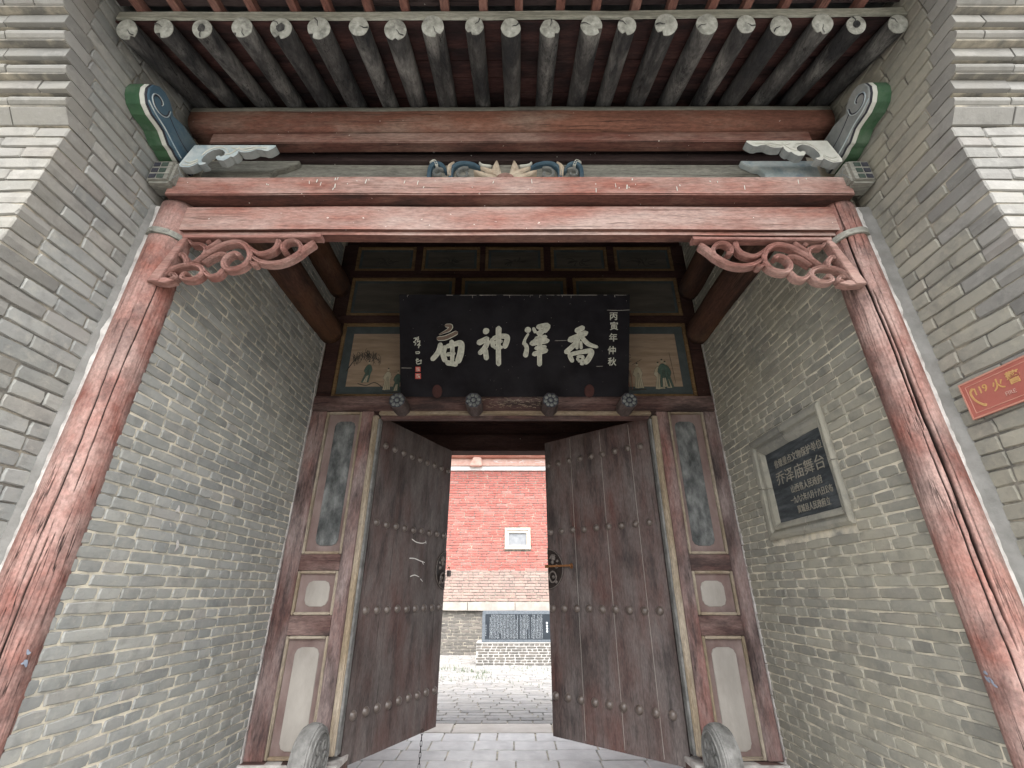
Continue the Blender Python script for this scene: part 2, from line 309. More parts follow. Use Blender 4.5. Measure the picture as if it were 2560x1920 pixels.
def link(name, me, parent=None, local=False):
    o = bpy.data.objects.new(name, me); C.objects.link(o)
    if parent is not None:
        o.parent = parent
        if not local: o.location = -WL.get(parent.name, Vector())
    WL[o.name] = Vector()
    return o
def tag(o, label, cat, group=None, kind=None):
    o['label'] = label; o['category'] = cat
    if group: o['group'] = group
    if kind: o['kind'] = kind
    return o
def thing(name, label, cat, base, group=None):
    o = bpy.data.objects.new(name, None); C.objects.link(o); o.location = base; o.empty_display_size = .1
    WL[o.name] = Vector(base); return tag(o, label, cat, group)
def part(name, mb, mats, parent=None, local=False, label=None, kind=None, **kw):
    o = link(name, mb.mesh(name, mats, **kw), parent, local)
    if label: o['label'] = label
    if kind: o['kind'] = kind
    return o
XZ = lambda y, s=1: (lambda u, v, d: (u, y + d * s, v))       # face towards the viewer: d < 0 comes forward
def text(name, body, size, loc, rot, mat, parent, local=False, ext=.0015, off=0.0, align='CENTER', sx=1.0, sy=1.0):
    c = bpy.data.curves.new(name, 'FONT'); c.body = body; c.size = size; c.align_x = align; c.align_y = 'CENTER'; c.extrude = ext; c.offset = off; c.resolution_u = 3
    t = bpy.data.objects.new(name, c); C.objects.link(t)
    me = bpy.data.meshes.new_from_object(t.evaluated_get(bpy.context.evaluated_depsgraph_get()))
    bpy.data.objects.remove(t); bpy.data.curves.remove(c)
    me.materials.clear(); me.materials.append(mat)
    mx = Matrix.Translation(loc) @ Euler(rot).to_matrix().to_4x4() @ Matrix.Diagonal((sx, sy, 1, 1)); me.transform(mx)
    me.name = name
    return link(name, me, parent, local)

# ------------------------------------------------------------------ brickwork
def brick_geo(r, L, h, depth=.02, inset=.004):
    pts = [(-1, -1), (0, -1), (1, -1), (1, 0), (1, 1), (0, 1), (-1, 1), (-1, 0)]
    rings = [[], [], []]
    for (a, b) in pts:
        cor = abs(a) + abs(b) == 2; j = .0022
        x = a * L / 2; z = b * h / 2
        pull = r.uniform(.001, .005) if cor else 0
        x -= a * pull; z -= b * pull
        x += r.uniform(-j, j); z += r.uniform(-j, j)
        rings[0].append((x - a * inset * r.uniform(.6, 1.7), r.uniform(-.001, .001), z - b * inset * r.uniform(.5, 1.4)))
        rings[1].append((x, .006, z)); rings[2].append((x, depth, z))
    vs = rings[0] + rings[1] + rings[2] + [(0, -.0008, 0)]
    fs = [[24, i, (i + 1) % 8] for i in range(8)]
    for q in (0, 8): fs += [[q + i, q + 8 + i, q + 8 + (i + 1) % 8, q + (i + 1) % 8] for i in range(8)]
    return vs, fs
CAMP = Vector((0, 0, H)); CP, SP = math.cos(R(24.615)), math.sin(R(24.615))
def seen(p, nrm):
    d = Vector(p) - CAMP; f = d.y * CP + d.z * SP; v = d.z * CP - d.y * SP
    if f < .1: return 0
    if abs(d.x / f * 1135) > 1330 or abs(v / f * 1135) > 1000: return 0
    return max(0, -d.normalized().dot(nrm)) / d.length_squared
TPL = {}
def brickwork(parent, items, pos, eul, mat, name='brick', limit=300, proud=.003, seed=1, vis=None):
    """items: (u0, u1, v0, v1, depth) in the plane's own coordinates; pos(u, v, d) gives the world point, d > 0 outward"""
    r = random.Random(seed); mx = Euler(eul).to_matrix(); nrm = mx @ Vector((0, -1, 0))
    sc = []
    for it in items:
        u0, u1, v0, v1, dp = it; d = r.uniform(-proud, proud); p = Vector(pos((u0 + u1) / 2, (v0 + v1) / 2, d))
        s_ = seen(p, nrm) * (u1 - u0) * (v1 - v0)
        if vis and not vis(p): s_ = 0
        sc.append((s_, p, it, (r.uniform(-.008, .008), r.uniform(-.008, .008), r.uniform(-.006, .006))))
    sc.sort(key=lambda q: -q[0]); mb = MB(); k = 0
    for s_, p, (u0, u1, v0, v1, dp), e in sc:
        L, h = u1 - u0, v1 - v0
        if s_ > 0 and k < limit:
            k += 1
            key = (round(L / .03), round(h / .01), dp, mat.name, r.randrange(6))
            if key not in TPL:
                b = MB(); b.add(*brick_geo(r, L, h, dp)); TPL[key] = (b.mesh(name, mat), L, h)
            me, L0, h0 = TPL[key]
            o = bpy.data.objects.new(name, me); C.objects.link(o); o.parent = parent
            o.location = p - WL.get(parent.name, Vector()); o.scale = (L / L0, 1, h / h0)
            o.rotation_euler = (mx @ Euler(e).to_matrix()).to_euler()
        else:
            vs, fs = brick_geo(r, L, h, dp); mb.add([p + mx @ Vector(v) for v in vs], fs, 0, r.random() + .001)
    if mb.v: part(name, mb, mat, parent, kind='stuff')
def courses(u0, u1, v0, v1, pitch, joint, bond, seed, dp=.02, cut=None):
    r = random.Random(seed); out = []; v = v0; k = 0
    while v < v1 - .02:
        L = bond[k % len(bond)]; u = u0 - r.uniform(0, L) * .9; h = pitch - joint
        while u < u1:
            l = L * r.uniform(.93, 1.07)
            if r.random() < .07: l = L * (.5 if L > .2 else 2.0)
            a, b = max(u, u0), min(u + l - joint * 1.15, u1)
            segs = [(a, b)]
            if cut:
                c0, c1, d0, d1 = cut
                if v + h > d0 and v < d1: segs = [(a, min(b, c0)), (max(a, c1), b)]
            for (a, b) in segs:
                if b - a > .028: out.append((a, b, v, v + h, dp))
            u += l
        v += pitch; k += 1
    return out

# ================================================================== LARGE STRUCTURE
# ---- ground
g = MB(); g.box(-80, 80, -80, 80, -.3, -.06); o = part('ground', g, M['earth']); o['kind'] = 'structure'
g = MB(); g.box(-6, 6, -1.2, 5.1, -.058, 0.0); o = part('forecourt_paving', g, M['paving']); o['kind'] = 'structure'
# porch slabs under the door, kerb stones, courtyard pavers
fl = MB(); fl.box(-1.9, 1.9, 5.1, 6.76, -.058, -.016); porch = part('porch_floor', fl, M['mortar']); porch['kind'] = 'structure'
UP = (R(-90), 0, 0); FLOOR = lambda u, v, d: (u, v, d)
brickwork(porch, courses(-1.9, 1.9, 5.12, 6.75, .328, .012, [.47, .43, .5], 3, .03), FLOOR, UP, M['slab'], 'slab', 300, .003, 5)
ke = MB(); ke.box(-5, 5, 6.77, 7.2, -.058, -.02); kerb = part('kerb', ke, M['mortar']); kerb['kind'] = 'structure'
brickwork(kerb, courses(-5, 5, 6.775, 7.2, .425, .012, [1.3, 1.6], 4, .04), FLOOR, UP, M['kerb'], 'kerb_stone', 40, .003, 6)
cf = MB(); cf.box(-9, 9, 7.2, 14.3, -.058, -.012); court = part('courtyard_paving', cf, M['mortar_d']); court['kind'] = 'structure'
brickwork(court, courses(-5, 5, 7.215, 14.2, .14, .012, [.33, .31, .35, .3], 8, .03), FLOOR, UP, M['paver'], 'paver', 300, .004, 9, vis=lambda p: -.16 * p.y < p.x < .09 * p.y)

# ---- the two walls of the passage
def passage_wall(X, s, label, mat, cut, seed):
    base = (X - s * .15, 3, 0)
    t = thing('brick_passage_wall', label, 'brick wall', base, 'grey brick walls of the gate passage')
    mb = MB(); xa, xb = sorted((X - s * .006, X - s * .35)); mb.box(xa, xb, 2.07, 4.02, 0, 5.3)
    part('mortar_bed', mb, M['mortar'], t)
    mb = MB(); xa, xb = sorted((X, X - s * .35)); mb.box(xa, xb, 4.021, 6.75, 0, 5.2); part('inner_wall', mb, M['wall_in'], t)
    top = lambda y: H + 2.6 + (y - 1.38) * .387
    its = [i for i in courses(2.085, 3.995, .0, 5.2, .0562, .005, [.245, .125], seed, .02, cut) if i[3] < top(i[0])]
    if s > 0: pos = lambda u, v, d: (X + d, u, v); eul = (0, 0, R(90))
    else: pos = lambda u, v, d: (X - d, u, v); eul = (0, 0, R(-90))
    brickwork(t, its, pos, eul, mat, 'brick', 300, .0028, seed, vis=lambda p: abs(p.x) / p.y < (.93 if s > 0 else .885) and p.z < H + 2.35)
    # lime seam where the wall meets the timber door frame
    mb = MB(); r = random.Random(seed); zz = 0.0
    while zz < H + 2.4:
        l = r.uniform(.08, .3); w = r.uniform(.006, .022); xa, xb = sorted((X - s * .01, X + s * .008)); mb.box(xa, xb, 3.97 - w, 3.972, zz, zz + l * .97); zz += l
    part('mortar_seam', mb, M['lime'], t, wob=.003, wobs=25)
    return t
lw = passage_wall(-1.90, 1, 'grey brick wall on the left of the passage, below the left log beams, nothing fixed to it', M['brick'], None, 11)
mb = MB(); r = random.Random(17)
for (y, Z, w, h) in ((2.62, .43, .03, .05), (2.6, .335, .02, .02), (2.7, .24, .05, .07), (3.05, .8, .05, .03)):
    for k in range(5): mb.ribbon([(y + r.uniform(-w, w) * .4, H + Z + r.uniform(-h, h) * .5), (y + r.uniform(-w, w) * .4, H + Z + r.uniform(-h, h) * .5)], r.uniform(.006, .016), lambda u, v, d: (-1.8965 - d, u, v), .002, n=5)
part('lime_splash', mb, M['lime'], lw)
TAB = (2.60, 3.50, H + .345, H + 1.075)
passage_wall(1.89, -1, 'yellowed grey brick wall on the right of the passage, with the black inscribed tablet set in it', M['brick_r'], TAB, 12)

# ---- the two brick piers beside the pillars, with corbelled fronts
PITCH = .07
def pier(X, s, label, mat, seed):
    t = thing('brick_pier', label, 'brick pier', (X - s * .3, 1.7, 0), 'brick piers flanking the gate')
    Yc = 1.456; J = .0055; r = random.Random(seed)
    nrow = 66; kinds = ['slant', 'round', 'flat', 'round', 'flat', 'round', 'flat', 'round', 'flat', 'flat', 'flat', 'flat', 'flat', 'flat', 'flat']
    yfs = [1.436, 1.388, 1.37, 1.322, 1.304, 1.254, 1.236, 1.186, 1.17, 1.16, 1.16, 1.16, 1.16, 1.16, 1.16]
    mb = MB(); xa, xb = sorted((X - s * .008, X - s * 2.2)); mb.box(xa, xb, Yc + .009, 2.3, 0, H + 2.02)
    for k in range(51, nrow):
        z0 = k * PITCH; mb.box(xa, xb, yfs[k - 51] + .02, 2.3, z0, z0 + PITCH)
    part('mortar_bed', mb, M['mortar_d'], t)
    fl, fr = [], []
    for k in range(nrow):
        z0 = k * PITCH + J * .4; z1 = (k + 1) * PITCH - J * .6
        corb = k >= 51; yf = yfs[k - 51] if corb else Yc
        flank_corner = (k % 2 == 0) and not corb
        u = yf if flank_corner else yf + .14 + J
        first = flank_corner
        L0 = .285 if k % 3 else .15
        while u < 2.05:
            l = (.14 if first and r.random() < .5 else .285) if first else L0 * r.uniform(.93, 1.08) * (2 if (L0 < .2 and r.random() < .25) else 1)
            b = min(u + l, 2.05)
            if b - u > .03: fl.append((u, b - J, z0, z1, .14 if first else .02))
            u += l; first = False
        a0 = 0 if (not flank_corner) else .14 + J
        u = a0; first = not flank_corner
        while u < 2.1:
            l = .285 * r.uniform(.95, 1.04) * (1 if r.random() < .75 else .5); b = min(u + l, 2.1)
            fr.append((u, b - J, z0, z1, k, first)); u += l; first = False
    if s > 0: pf = lambda u, v, d: (X + d, u, v); e = (0, 0, R(90))
    else: pf = lambda u, v, d: (X - d, u, v); e = (0, 0, R(-90))
    brickwork(t, [q for q in fl if q[4] < .1], pf, e, mat, 'brick', 200, .0022, seed)
    brickwork(t, [q for q in fl if q[4] > .1], pf, e, M['brick_f'], 'corner_brick', 60, .0015, seed + 2)
    plain_f = [(-s * u1 + X, -s * u0 + X, a, b, .14 if f else .02) if s > 0 else (X + u0, X + u1, a, b, .14 if f else .02) for (u0, u1, a, b, k, f) in fr if k < 51]
    brickwork(t, plain_f, lambda u, v, d: (u, Yc - d, v), (0, 0, 0), M['brick_f'], 'facing_brick', 110, .0015, seed + 1)
    # moulded corbel bricks, each its own piece
    rest = MB()
    for (u0, u1, a, b, k, f) in fr:
        if k < 51: continue
        yf = yfs[k - 51]; kd = kinds[k - 51]; h = b - a
        if kd == 'round': pr = [(yf + .14, a), (yf + .05, a)] + [(yf + .05 - .05 * math.sin(q), a + h * (.5 - .5 * math.cos(q))) for q in (.35, .8, 1.2, 1.57, 1.95, 2.4)] + [(yf + .018, b), (yf + .14, b)]
        elif kd == 'slant': pr = [(yf + .14, a), (yf + .012, a), (yf - .03, b - .004), (yf - .03, b), (yf + .14, b)]
        else: pr = [(yf + .14, a), (yf + .002, a), (yf, a + .003), (yf + .001, b - .004), (yf + .006, b), (yf + .14, b)]
        u0j, u1j = u0 + .0, u1 - r.uniform(0, .003); dy = r.uniform(-.003, .003)
        xa, xb = X - s * u0j, X - s * u1j
        vis_ = seen((xa, yf, a), Vector((0, -1, 0))) > 0
        m_ = MB() if vis_ else rest
        m_.prism([(p[0] + dy, p[1]) for p in pr], lambda u, v, d: (d, u, v), xa, xb)
        if vis_: part('moulded_brick', m_, M['brick_f'], t, wob=.0025, wobs=20)
    if rest.v: part('moulded_brick', rest, M['brick_f'], t, kind='stuff')
    # smooth plaster between brickwork and pillar, with a ragged lime line along the pillar
    tx, ty, fy = (-2.073, 1.987, 1.972) if s > 0 else (2.006, 1.993, 1.985)
    m_ = MB(); n_ = 60; zz = [(H + 2.06) * q / n_ for q in range(n_ + 1)]; vs = []; fs = []
    for z in zz:
        e = .012 * mnoise.noise((z * 2.3, seed, 0)) + .006 * mnoise.noise((z * 9, seed, 1))
        vs += [(X - s * .06, fy - .01, z), (X + s * .001, fy + e, z), ((X + tx) / 2, (fy + ty) / 2 + .004 + e * .5, z), (tx + s * .004, ty + .004, z), (tx, ty + .07, z), (X - s * .06, 2.07, z)]
    for q in range(n_):
        for k in range(6): fs.append([q * 6 + k, q * 6 + (k + 1) % 6, q * 6 + 6 + (k + 1) % 6, q * 6 + 6 + k])
    m_.add(vs, fs); part('plaster_fillet', m_, M['plaster'], t)
    m_ = MB(); n_ = 260; vs = []; fs = []
    for q in range(n_ + 1):
        z = (H + 2.05) * q / n_; w = .009 + .011 * abs(mnoise.noise((z * 6, seed, 4))) + .006 * mnoise.noise((z * 23, seed, 8)); k = .004 * mnoise.noise((z * 4, seed, 9))
        vs += [(tx - s * (w + .002), ty - w * .55, z), (tx - s * .001, ty - .006 + k, z), (tx + s * w * .9, ty - w * .35 + .002, z), (tx + s * w * .6, ty + .03, z), (tx - s * w, ty + .03, z)]
    for q in range(n_):
        for k in range(5): fs.append([q * 5 + k, q * 5 + (k + 1) % 5, q * 5 + 5 + (k + 1) % 5, q * 5 + 5 + k])
    m_.add(vs, fs); part('lime_seam', m_, M['lime'], t)
    return t
pier(-2.12, 1, 'grey brick pier left of the gate, stepping out under the eave, bearing no sign', M['brick'], 21)
pier(2.085, -1, 'grey brick pier right of the gate, carrying the red fire sign', M['brick_r'], 31)

# ---- pillars
def pillar(x, y, r0, label, cracks, seed, s):
    t = thing('red_pillar', label, 'pillar', (x, y, 0), 'red wooden pillars of the gate')
    mb = MB(); nu, nv = 220, 170; z1 = H + 2.078; vs, fs = [], []; ckv = []
    for j in range(nv + 1):
        z = z1 * j / nv
        for i in range(nu):
            a = 2 * math.pi * i / nu
            rr = r0 * (1.03 - .04 * z / z1) + .004 * mnoise.noise((math.cos(a) * 2 + seed, math.sin(a) * 2, z * 1.5)) + .0018 * mnoise.noise((math.cos(a) * 14 + seed, math.sin(a) * 14, z * 3))
            kk = 0.0
            for (a0, wv, za, zb, w, dep) in cracks:
                if za < z < zb:
                    e = math.sin(math.pi * (z - za) / (zb - za)) ** .5
                    ac = a0 + wv * mnoise.noise((z * 1.7, seed + a0, 0)) + .02 * mnoise.noise((z * 12, a0, 3))
                    d = abs((a - ac + math.pi) % (2 * math.pi) - math.pi) * r0
                    if d < w * e: rr -= dep * (1 - (d / (w * e)) ** 2); kk = max(kk, 1 - (d / (w * e)) ** 2)
            vs.append((x + rr * math.cos(a), y + rr * math.sin(a), z)); ckv.append(kk)
    for j in range(nv):
        for i in range(nu): fs.append([j * nu + i, j * nu + (i + 1) % nu, (j + 1) * nu + (i + 1) % nu, (j + 1) * nu + i])
    fs.append([nv * nu + i for i in range(nu)]); mb.add(vs, fs)
    sh = part('shaft', mb, M['red_z'], t, smooth_=True)
    at = sh.data.attributes.new('crack', 'FLOAT', 'POINT'); at.data.foreach_set('value', ckv)
    c = MB(); zc = H + 1.845; n = 40; vs, fs = [], []
    for i in range(n):
        a = 2 * math.pi * i / n; k = .016 * s * math.cos(a)
        for (q, h) in ((.0, -.02), (.012, -.018), (.012, .018), (.0, .02)):
            vs.append((x + (r0 + q) * math.cos(a), y + (r0 + q) * math.sin(a), zc + h - k))
    for i in range(n):
        for j in range(4): fs.append([i * 4 + j, ((i + 1) % n) * 4 + j, ((i + 1) % n) * 4 + (j + 1) % 4, i * 4 + (j + 1) % 4])
    c.add(vs, fs); part('collar_band', c, M['greyboard'], t, wob=.003, wobs=12)
    d = MB()
    for (a0, z, k) in ((R(-6 if s > 0 else -180), H + (-.224 if s > 0 else -.295), 0),):
        for q in range(4):
            aa = a0 + rng.uniform(-.12, .12); zz = z + rng.uniform(-.03, .03); rr = r0 + .006
            to3 = lambda u, v, e: (x + (rr - e) * math.cos(aa + u / rr), y + (rr - e) * math.sin(aa + u / rr), zz + v)
            d.ribbon([(-.008, rng.uniform(-.015, .015)), (0.0, 0), (.008, rng.uniform(-.015, .015))], [.004, rng.uniform(.006, .02), .005], to3, .001)
    part('paint_dab', d, M['dab'], t)
    return t
pillar(-1.998, 2.06, .105, 'red wooden pillar on the left, dark blotches along its shaft', [(R(-52), .1, .3, 1.75, .0042, .016), (R(-68), .1, 1.5, 2.9, .0036, .012), (R(-40), .1, 1.9, 3.3, .003, .012)], 1.0, 1)
pillar(1.934, 2.06, .1, 'red wooden pillar on the right, split by a long dark crack', [(R(-113), .16, 1.35, 3.0, .0105, .04), (R(-104), .1, .2, 1.3, .011, .04), (R(-124), .12, 2.2, 3.62, .006, .03), (R(-130), .1, .9, 2.3, .0035, .015), (R(-98), .1, 1.0, 3.2, .003, .012)], 5.0, -1)

# ---- eave: rafters, flying rafters, boards
SLOPE = .387
def ez(x): return .010 * x + .0035 * x * x
roof = thing('gate_roof', 'dark timber eave over the gate with round bleached rafter ends', 'roof', (0, 2.2, H + 2.7))
RX = [-2.033 + .2024 * i for i in range(21)]
raft = []
rr_ = random.Random(5)
for i, x in enumerate(RX):
    r0 = .054 + rr_.uniform(-.006, .006); mb = MB(); dx = rr_.uniform(-.012, .012); x += rr_.uniform(-.012, .012)
    y0 = 1.38 + rr_.uniform(-.012, .012); n = 16; seg = 24; vs, fs = [], []
    t_ = Vector((0, 1, SLOPE)).normalized(); w_ = Vector((0, -SLOPE, 1)).normalized(); ck = rr_.uniform(3.6, 5.8); ckd = rr_.choice([0, .014, .02]); dz = rr_.uniform(-.006, .006)
    for j in range(n + 1):
        l = 2.4 * j / n; p = Vector((x + dx * l, y0, H + 2.685 + (y0 - 1.38) * SLOPE + ez(x) + dz)) + t_ * l
        for k in range(seg):
            a = 2 * math.pi * k / seg; rad = r0 + .003 * mnoise.noise((math.cos(a) * 1.5 + i * 3, math.sin(a) * 1.5, l * 2))
            da = abs((a - ck - .3 * mnoise.noise((l, i, 0)) + math.pi) % (2 * math.pi) - math.pi)
            if da < .14: rad -= ckd * (1 - j / n * .6)
            vs.append(p + Vector((1, 0, 0)) * (rad * math.cos(a)) + w_ * (rad * math.sin(a)))
    for j in range(n):
        for k in range(seg): fs.append([j * seg + k, j * seg + (k + 1) % seg, (j + 1) * seg + (k + 1) % seg, (j + 1) * seg + k])
    mb.add(vs, fs); ra = part('rafter', mb, M['rafter'], roof, smooth_=True)
    # bleached end grain with a radial split
    cm = MB(); cen = sum((vs[k] for k in range(seg)), Vector()) / seg; f_ = -t_
    ring = [cen + (vs[k] - cen) * .985 + f_ * .004 for k in range(seg)]; mid = [cen + (vs[k] - cen) * .5 + f_ * rr_.uniform(.004, .007) for k in range(seg)]
    base_ = [Vector(vs[k]) for k in range(seg)]
    cm.add([cen + f_ * .006] + mid + ring + base_, [[0, 1 + k, 1 + (k + 1) % seg] for k in range(seg)] + [[1 + k, 1 + seg + k, 1 + seg + (k + 1) % seg, 1 + (k + 1) % seg] for k in range(seg)] + [[1 + seg + k, 1 + 2 * seg + k, 1 + 2 * seg + (k + 1) % seg, 1 + seg + (k + 1) % seg] for k in range(seg)])
    a = rr_.uniform(0, 6.28); u_, v_ = Vector((1, 0, 0)), w_
    to3 = lambda uu, vv, d: cen + u_ * uu + v_ * vv + f_ * (.0075 - d)
    pts = [(r0 * q * math.cos(a + .15 * math.sin(9 * q)), r0 * q * math.sin(a + .15 * math.sin(9 * q))) for q in (.1, .35, .6, .97)]
    cm.ribbon(pts, [.002, .004, .005, .008], to3, .0006, mi=1, prof=[(-.5, 0), (-.5, -1), (.5, -1), (.5, 0)])
    if i in (2, 4, 19): cm.add([to3(r0 * .45 * rr_.uniform(.7, 1.1) * math.cos(q * .7), r0 * .45 * rr_.uniform(.7, 1.1) * math.sin(q * .7), -.0004) for q in range(9)], [list(range(9))], 1)
    part('end_grain', cm, [M['rafter_end'], M['rafter']], ra)
for j in range(19):                                    # roof boards running along the eave above the rafters
    y = 1.385 + .128 * j; mb = MB(); off = .062 + rr_.uniform(0, .006)
    n = 14
    for q in range(n):
        xa, xb = -2.11 + 4.19 * q / n, -2.11 + 4.19 * (q + 1) / n
        vs = [(x, yy, H + 2.685 + (yy - 1.38) * SLOPE + ez(x) + off + h) for h in (0, .02) for (x, yy) in ((xa, y), (xb, y), (xb, y + .124), (xa, y + .124))]
        mb.add(vs, [[0, 1, 2, 3], [7, 6, 5, 4], [0, 4, 5, 1], [2, 6, 7, 3], [1, 5, 6, 2], [3, 7, 4, 0]])
    part('roof_board', mb, M['sarking'], roof)
mb = MB(); n = 30
for q in range(n):
    xa, xb = -2.09 + 4.17 * q / n, -2.09 + 4.17 * (q + 1) / n
    za, zb = [H + 2.744 + ez(x) + .004 * mnoise.noise((x * 3, 0, 0)) for x in (xa, xb)]; h1, h2 = [.058 + .008 * mnoise.noise((x * 2.5, 4, 0)) for x in (xa, xb)]
    vs = [(xa, 1.366, za), (xb, 1.366, zb), (xb, 1.378, zb), (xa, 1.378, za), (xa, 1.366, za + h1), (xb, 1.366, zb + h2), (xb, 1.378, zb + h2), (xa, 1.378, za + h1)]
    mb.add(vs, [[0, 1, 2, 3], [7, 6, 5, 4], [0, 4, 5, 1], [2, 6, 7, 3]] + ([[3, 7, 4, 0]] if q == 0 else []) + ([[1, 5, 6, 2]] if q == n - 1 else []))
part('eave_batten', mb, M['batten'], roof)
for i, x in enumerate(RX[:-1]):                         # square red flying rafters rising out of frame
    x = x + .045 + rr_.uniform(-.012, .012); mb = MB(); w = .021 + rr_.uniform(-.002, .002); z0 = H + 2.81 + ez(x); g_ = -.16
    ys = (1.95, .93); zs = [z0 + (y - 1.366) * -g_ if y < 1.366 else z0 + (y - 1.366) * .3 for y in ys]
    P = [(x + sx * w, y, z + hz) for (y, z) in ((1.9, z0 + .19), (1.37, z0), (.93, z0 - .07)) for (sx, hz) in ((-1, 0), (1, 0), (1, .05), (-1, .05))]
    fs = [[q * 4 + k, q * 4 + (k + 1) % 4, q * 4 + 4 + (k + 1) % 4, q * 4 + 4 + k] for q in range(2) for k in range(4)] + [[0, 1, 2, 3], [8, 9, 10, 11]]
    mb.add(P, fs); part('flying_rafter', mb, M['flyraft'], roof)
mb = MB()
for q in range(12):
    xa, xb = -2.11 + 4.19 * q / 12, -2.11 + 4.19 * (q + 1) / 12
    P = []
    for x in (xa, xb):
        z0 = H + 2.862 + ez(x)
        P += [(x, 1.37, z0), (x, .9, z0 - .073), (x, .9, z0 + .03), (x, 1.37, z0 + .12)]
    mb.add(P, [[0, 1, 5, 4], [1, 2, 6, 5], [2, 3, 7, 6], [3, 0, 4, 7]])
part('eave_board', mb, M['sootboard'], roof)
mb = MB(); zr = lambda y: H + 2.685 + (y - 1.38) * SLOPE
P = [(-2.6, .9, H + 2.9), (2.6, .9, H + 2.95), (2.6, 4.3, zr(4.3) + .3), (-2.6, 4.3, zr(4.3) + .3)]
mb.add(P + [(x, y, z - .12) for (x, y, z) in P], [[0, 1, 2, 3], [7, 6, 5, 4], [0, 4, 5, 1], [1, 5, 6, 2], [2, 6, 7, 3], [3, 7, 4, 0]])
P = [(-2.6, 4.3, zr(4.3) + .29), (2.6, 4.3, zr(4.3) + .29), (2.6, 6.75, H + 2.75), (-2.6, 6.75, H + 2.75)]
mb.add(P + [(x, y, z - .12) for (x, y, z) in P], [[0, 1, 2, 3], [7, 6, 5, 4], [0, 4, 5, 1], [1, 5, 6, 2], [2, 6, 7, 3], [3, 7, 4, 0]])
part('tiled_slope', mb, M['tile'], roof)

# ---- beams across the front
def beam(name, label, x0, x1, y0, y1, Z0, Z1, mat, bev=.012, wob=.007, tilt=0.0, cat='beam'):
    mb = MB(); mb.box(x0, x1, y0, y1, H + Z0, H + Z1, seg=40)
    mb.v = [(x, y, z + tilt * x) for (x, y, z) in mb.v]
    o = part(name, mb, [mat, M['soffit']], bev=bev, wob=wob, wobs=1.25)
    for p in o.data.polygons:                      # undersides get a darker red: the shade under the beams put into the colour
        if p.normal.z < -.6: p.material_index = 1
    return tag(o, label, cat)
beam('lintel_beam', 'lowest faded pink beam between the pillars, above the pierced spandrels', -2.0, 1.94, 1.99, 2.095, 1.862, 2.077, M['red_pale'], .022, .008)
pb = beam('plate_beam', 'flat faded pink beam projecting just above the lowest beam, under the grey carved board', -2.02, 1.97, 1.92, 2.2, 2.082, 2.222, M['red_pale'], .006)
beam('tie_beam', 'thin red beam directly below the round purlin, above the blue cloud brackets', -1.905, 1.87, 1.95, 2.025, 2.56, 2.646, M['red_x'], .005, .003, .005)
mb = MB(); r = random.Random(12)
for i in range(34):
    x, z = r.uniform(-1.85, 1.8), H + r.uniform(2.12, 2.215); l = r.choice((.006, .012, .03, .05)) * r.uniform(.6, 1.2)
    mb.ribbon([(x, z), (x + r.uniform(-.006, .006), z - min(l, .035))], r.uniform(.0025, .006), XZ(1.9165), .002)
part('bird_streak', mb, M['white'], pb)
mb = MB(); n = 40
mb.tube([(-2.05 + 4.07 * i / n, 2.0 + .004 * mnoise.noise((i * .3, 0, 0)), H + 2.757 + .005 * (-2.05 + 4.07 * i / n) + .005 * mnoise.noise((i * .2, 5, 0))) for i in range(n + 1)], .112, 36)
for vi, (x, y, z) in enumerate(mb.v):
    cz = H + 2.757 + .005 * x; dy, dz = y - 2.0, z - cz; a = math.atan2(dz, dy); k = (abs(math.cos(a)) ** 3.2 + abs(math.sin(a)) ** 3.2) ** (-1 / 3.2)
    mb.v[vi] = (x, 2.0 + dy * k * .93, cz + dz * k * .93)
for fi in range(len(mb.f) - 2):
    if 8 < (fi % 36) * 10 + 5 < 85: mb.mi[fi] = 1
o = part('round_purlin', mb, [M['red_orange'], M['greyboard']], smooth_=True); tag(o, 'orange red round purlin on which the dark rafters rest', 'beam')
cb = thing('cushion_board', 'grey board between the pink beams, with the blue scroll carving at its middle', 'board', (0, 2.1, H + 2.3))
mb = MB(); mb.box(-2.0, 1.95, 2.1, 2.14, H + 2.224, H + 2.535, seg=20); part('board', mb, M['greyboard'], cb, wob=.004)
mb = MB(); mb.box(-2.0, 1.95, 2.07, 2.16, H + 2.538, H + 2.60, seg=20); mb.box(-2.0, 1.95, 2.12, 2.17, H + 2.60, H + 2.72, seg=20); part('upper_rail', mb, M['sootboard'], cb, wob=.004)
mb = MB(); to3 = XZ(2.1)
def arc(cx, cz, r0, r1, a0, a1, n=9, sx=1): return [(cx + sx * (r0 + (r1 - r0) * i / (n - 1)) * math.cos(R(a0 + (a1 - a0) * i / (n - 1))), cz + (r0 + (r1 - r0) * i / (n - 1)) * math.sin(R(a0 + (a1 - a0) * i / (n - 1)))) for i in range(n)]
zc = H + 2.42; ox = -.055
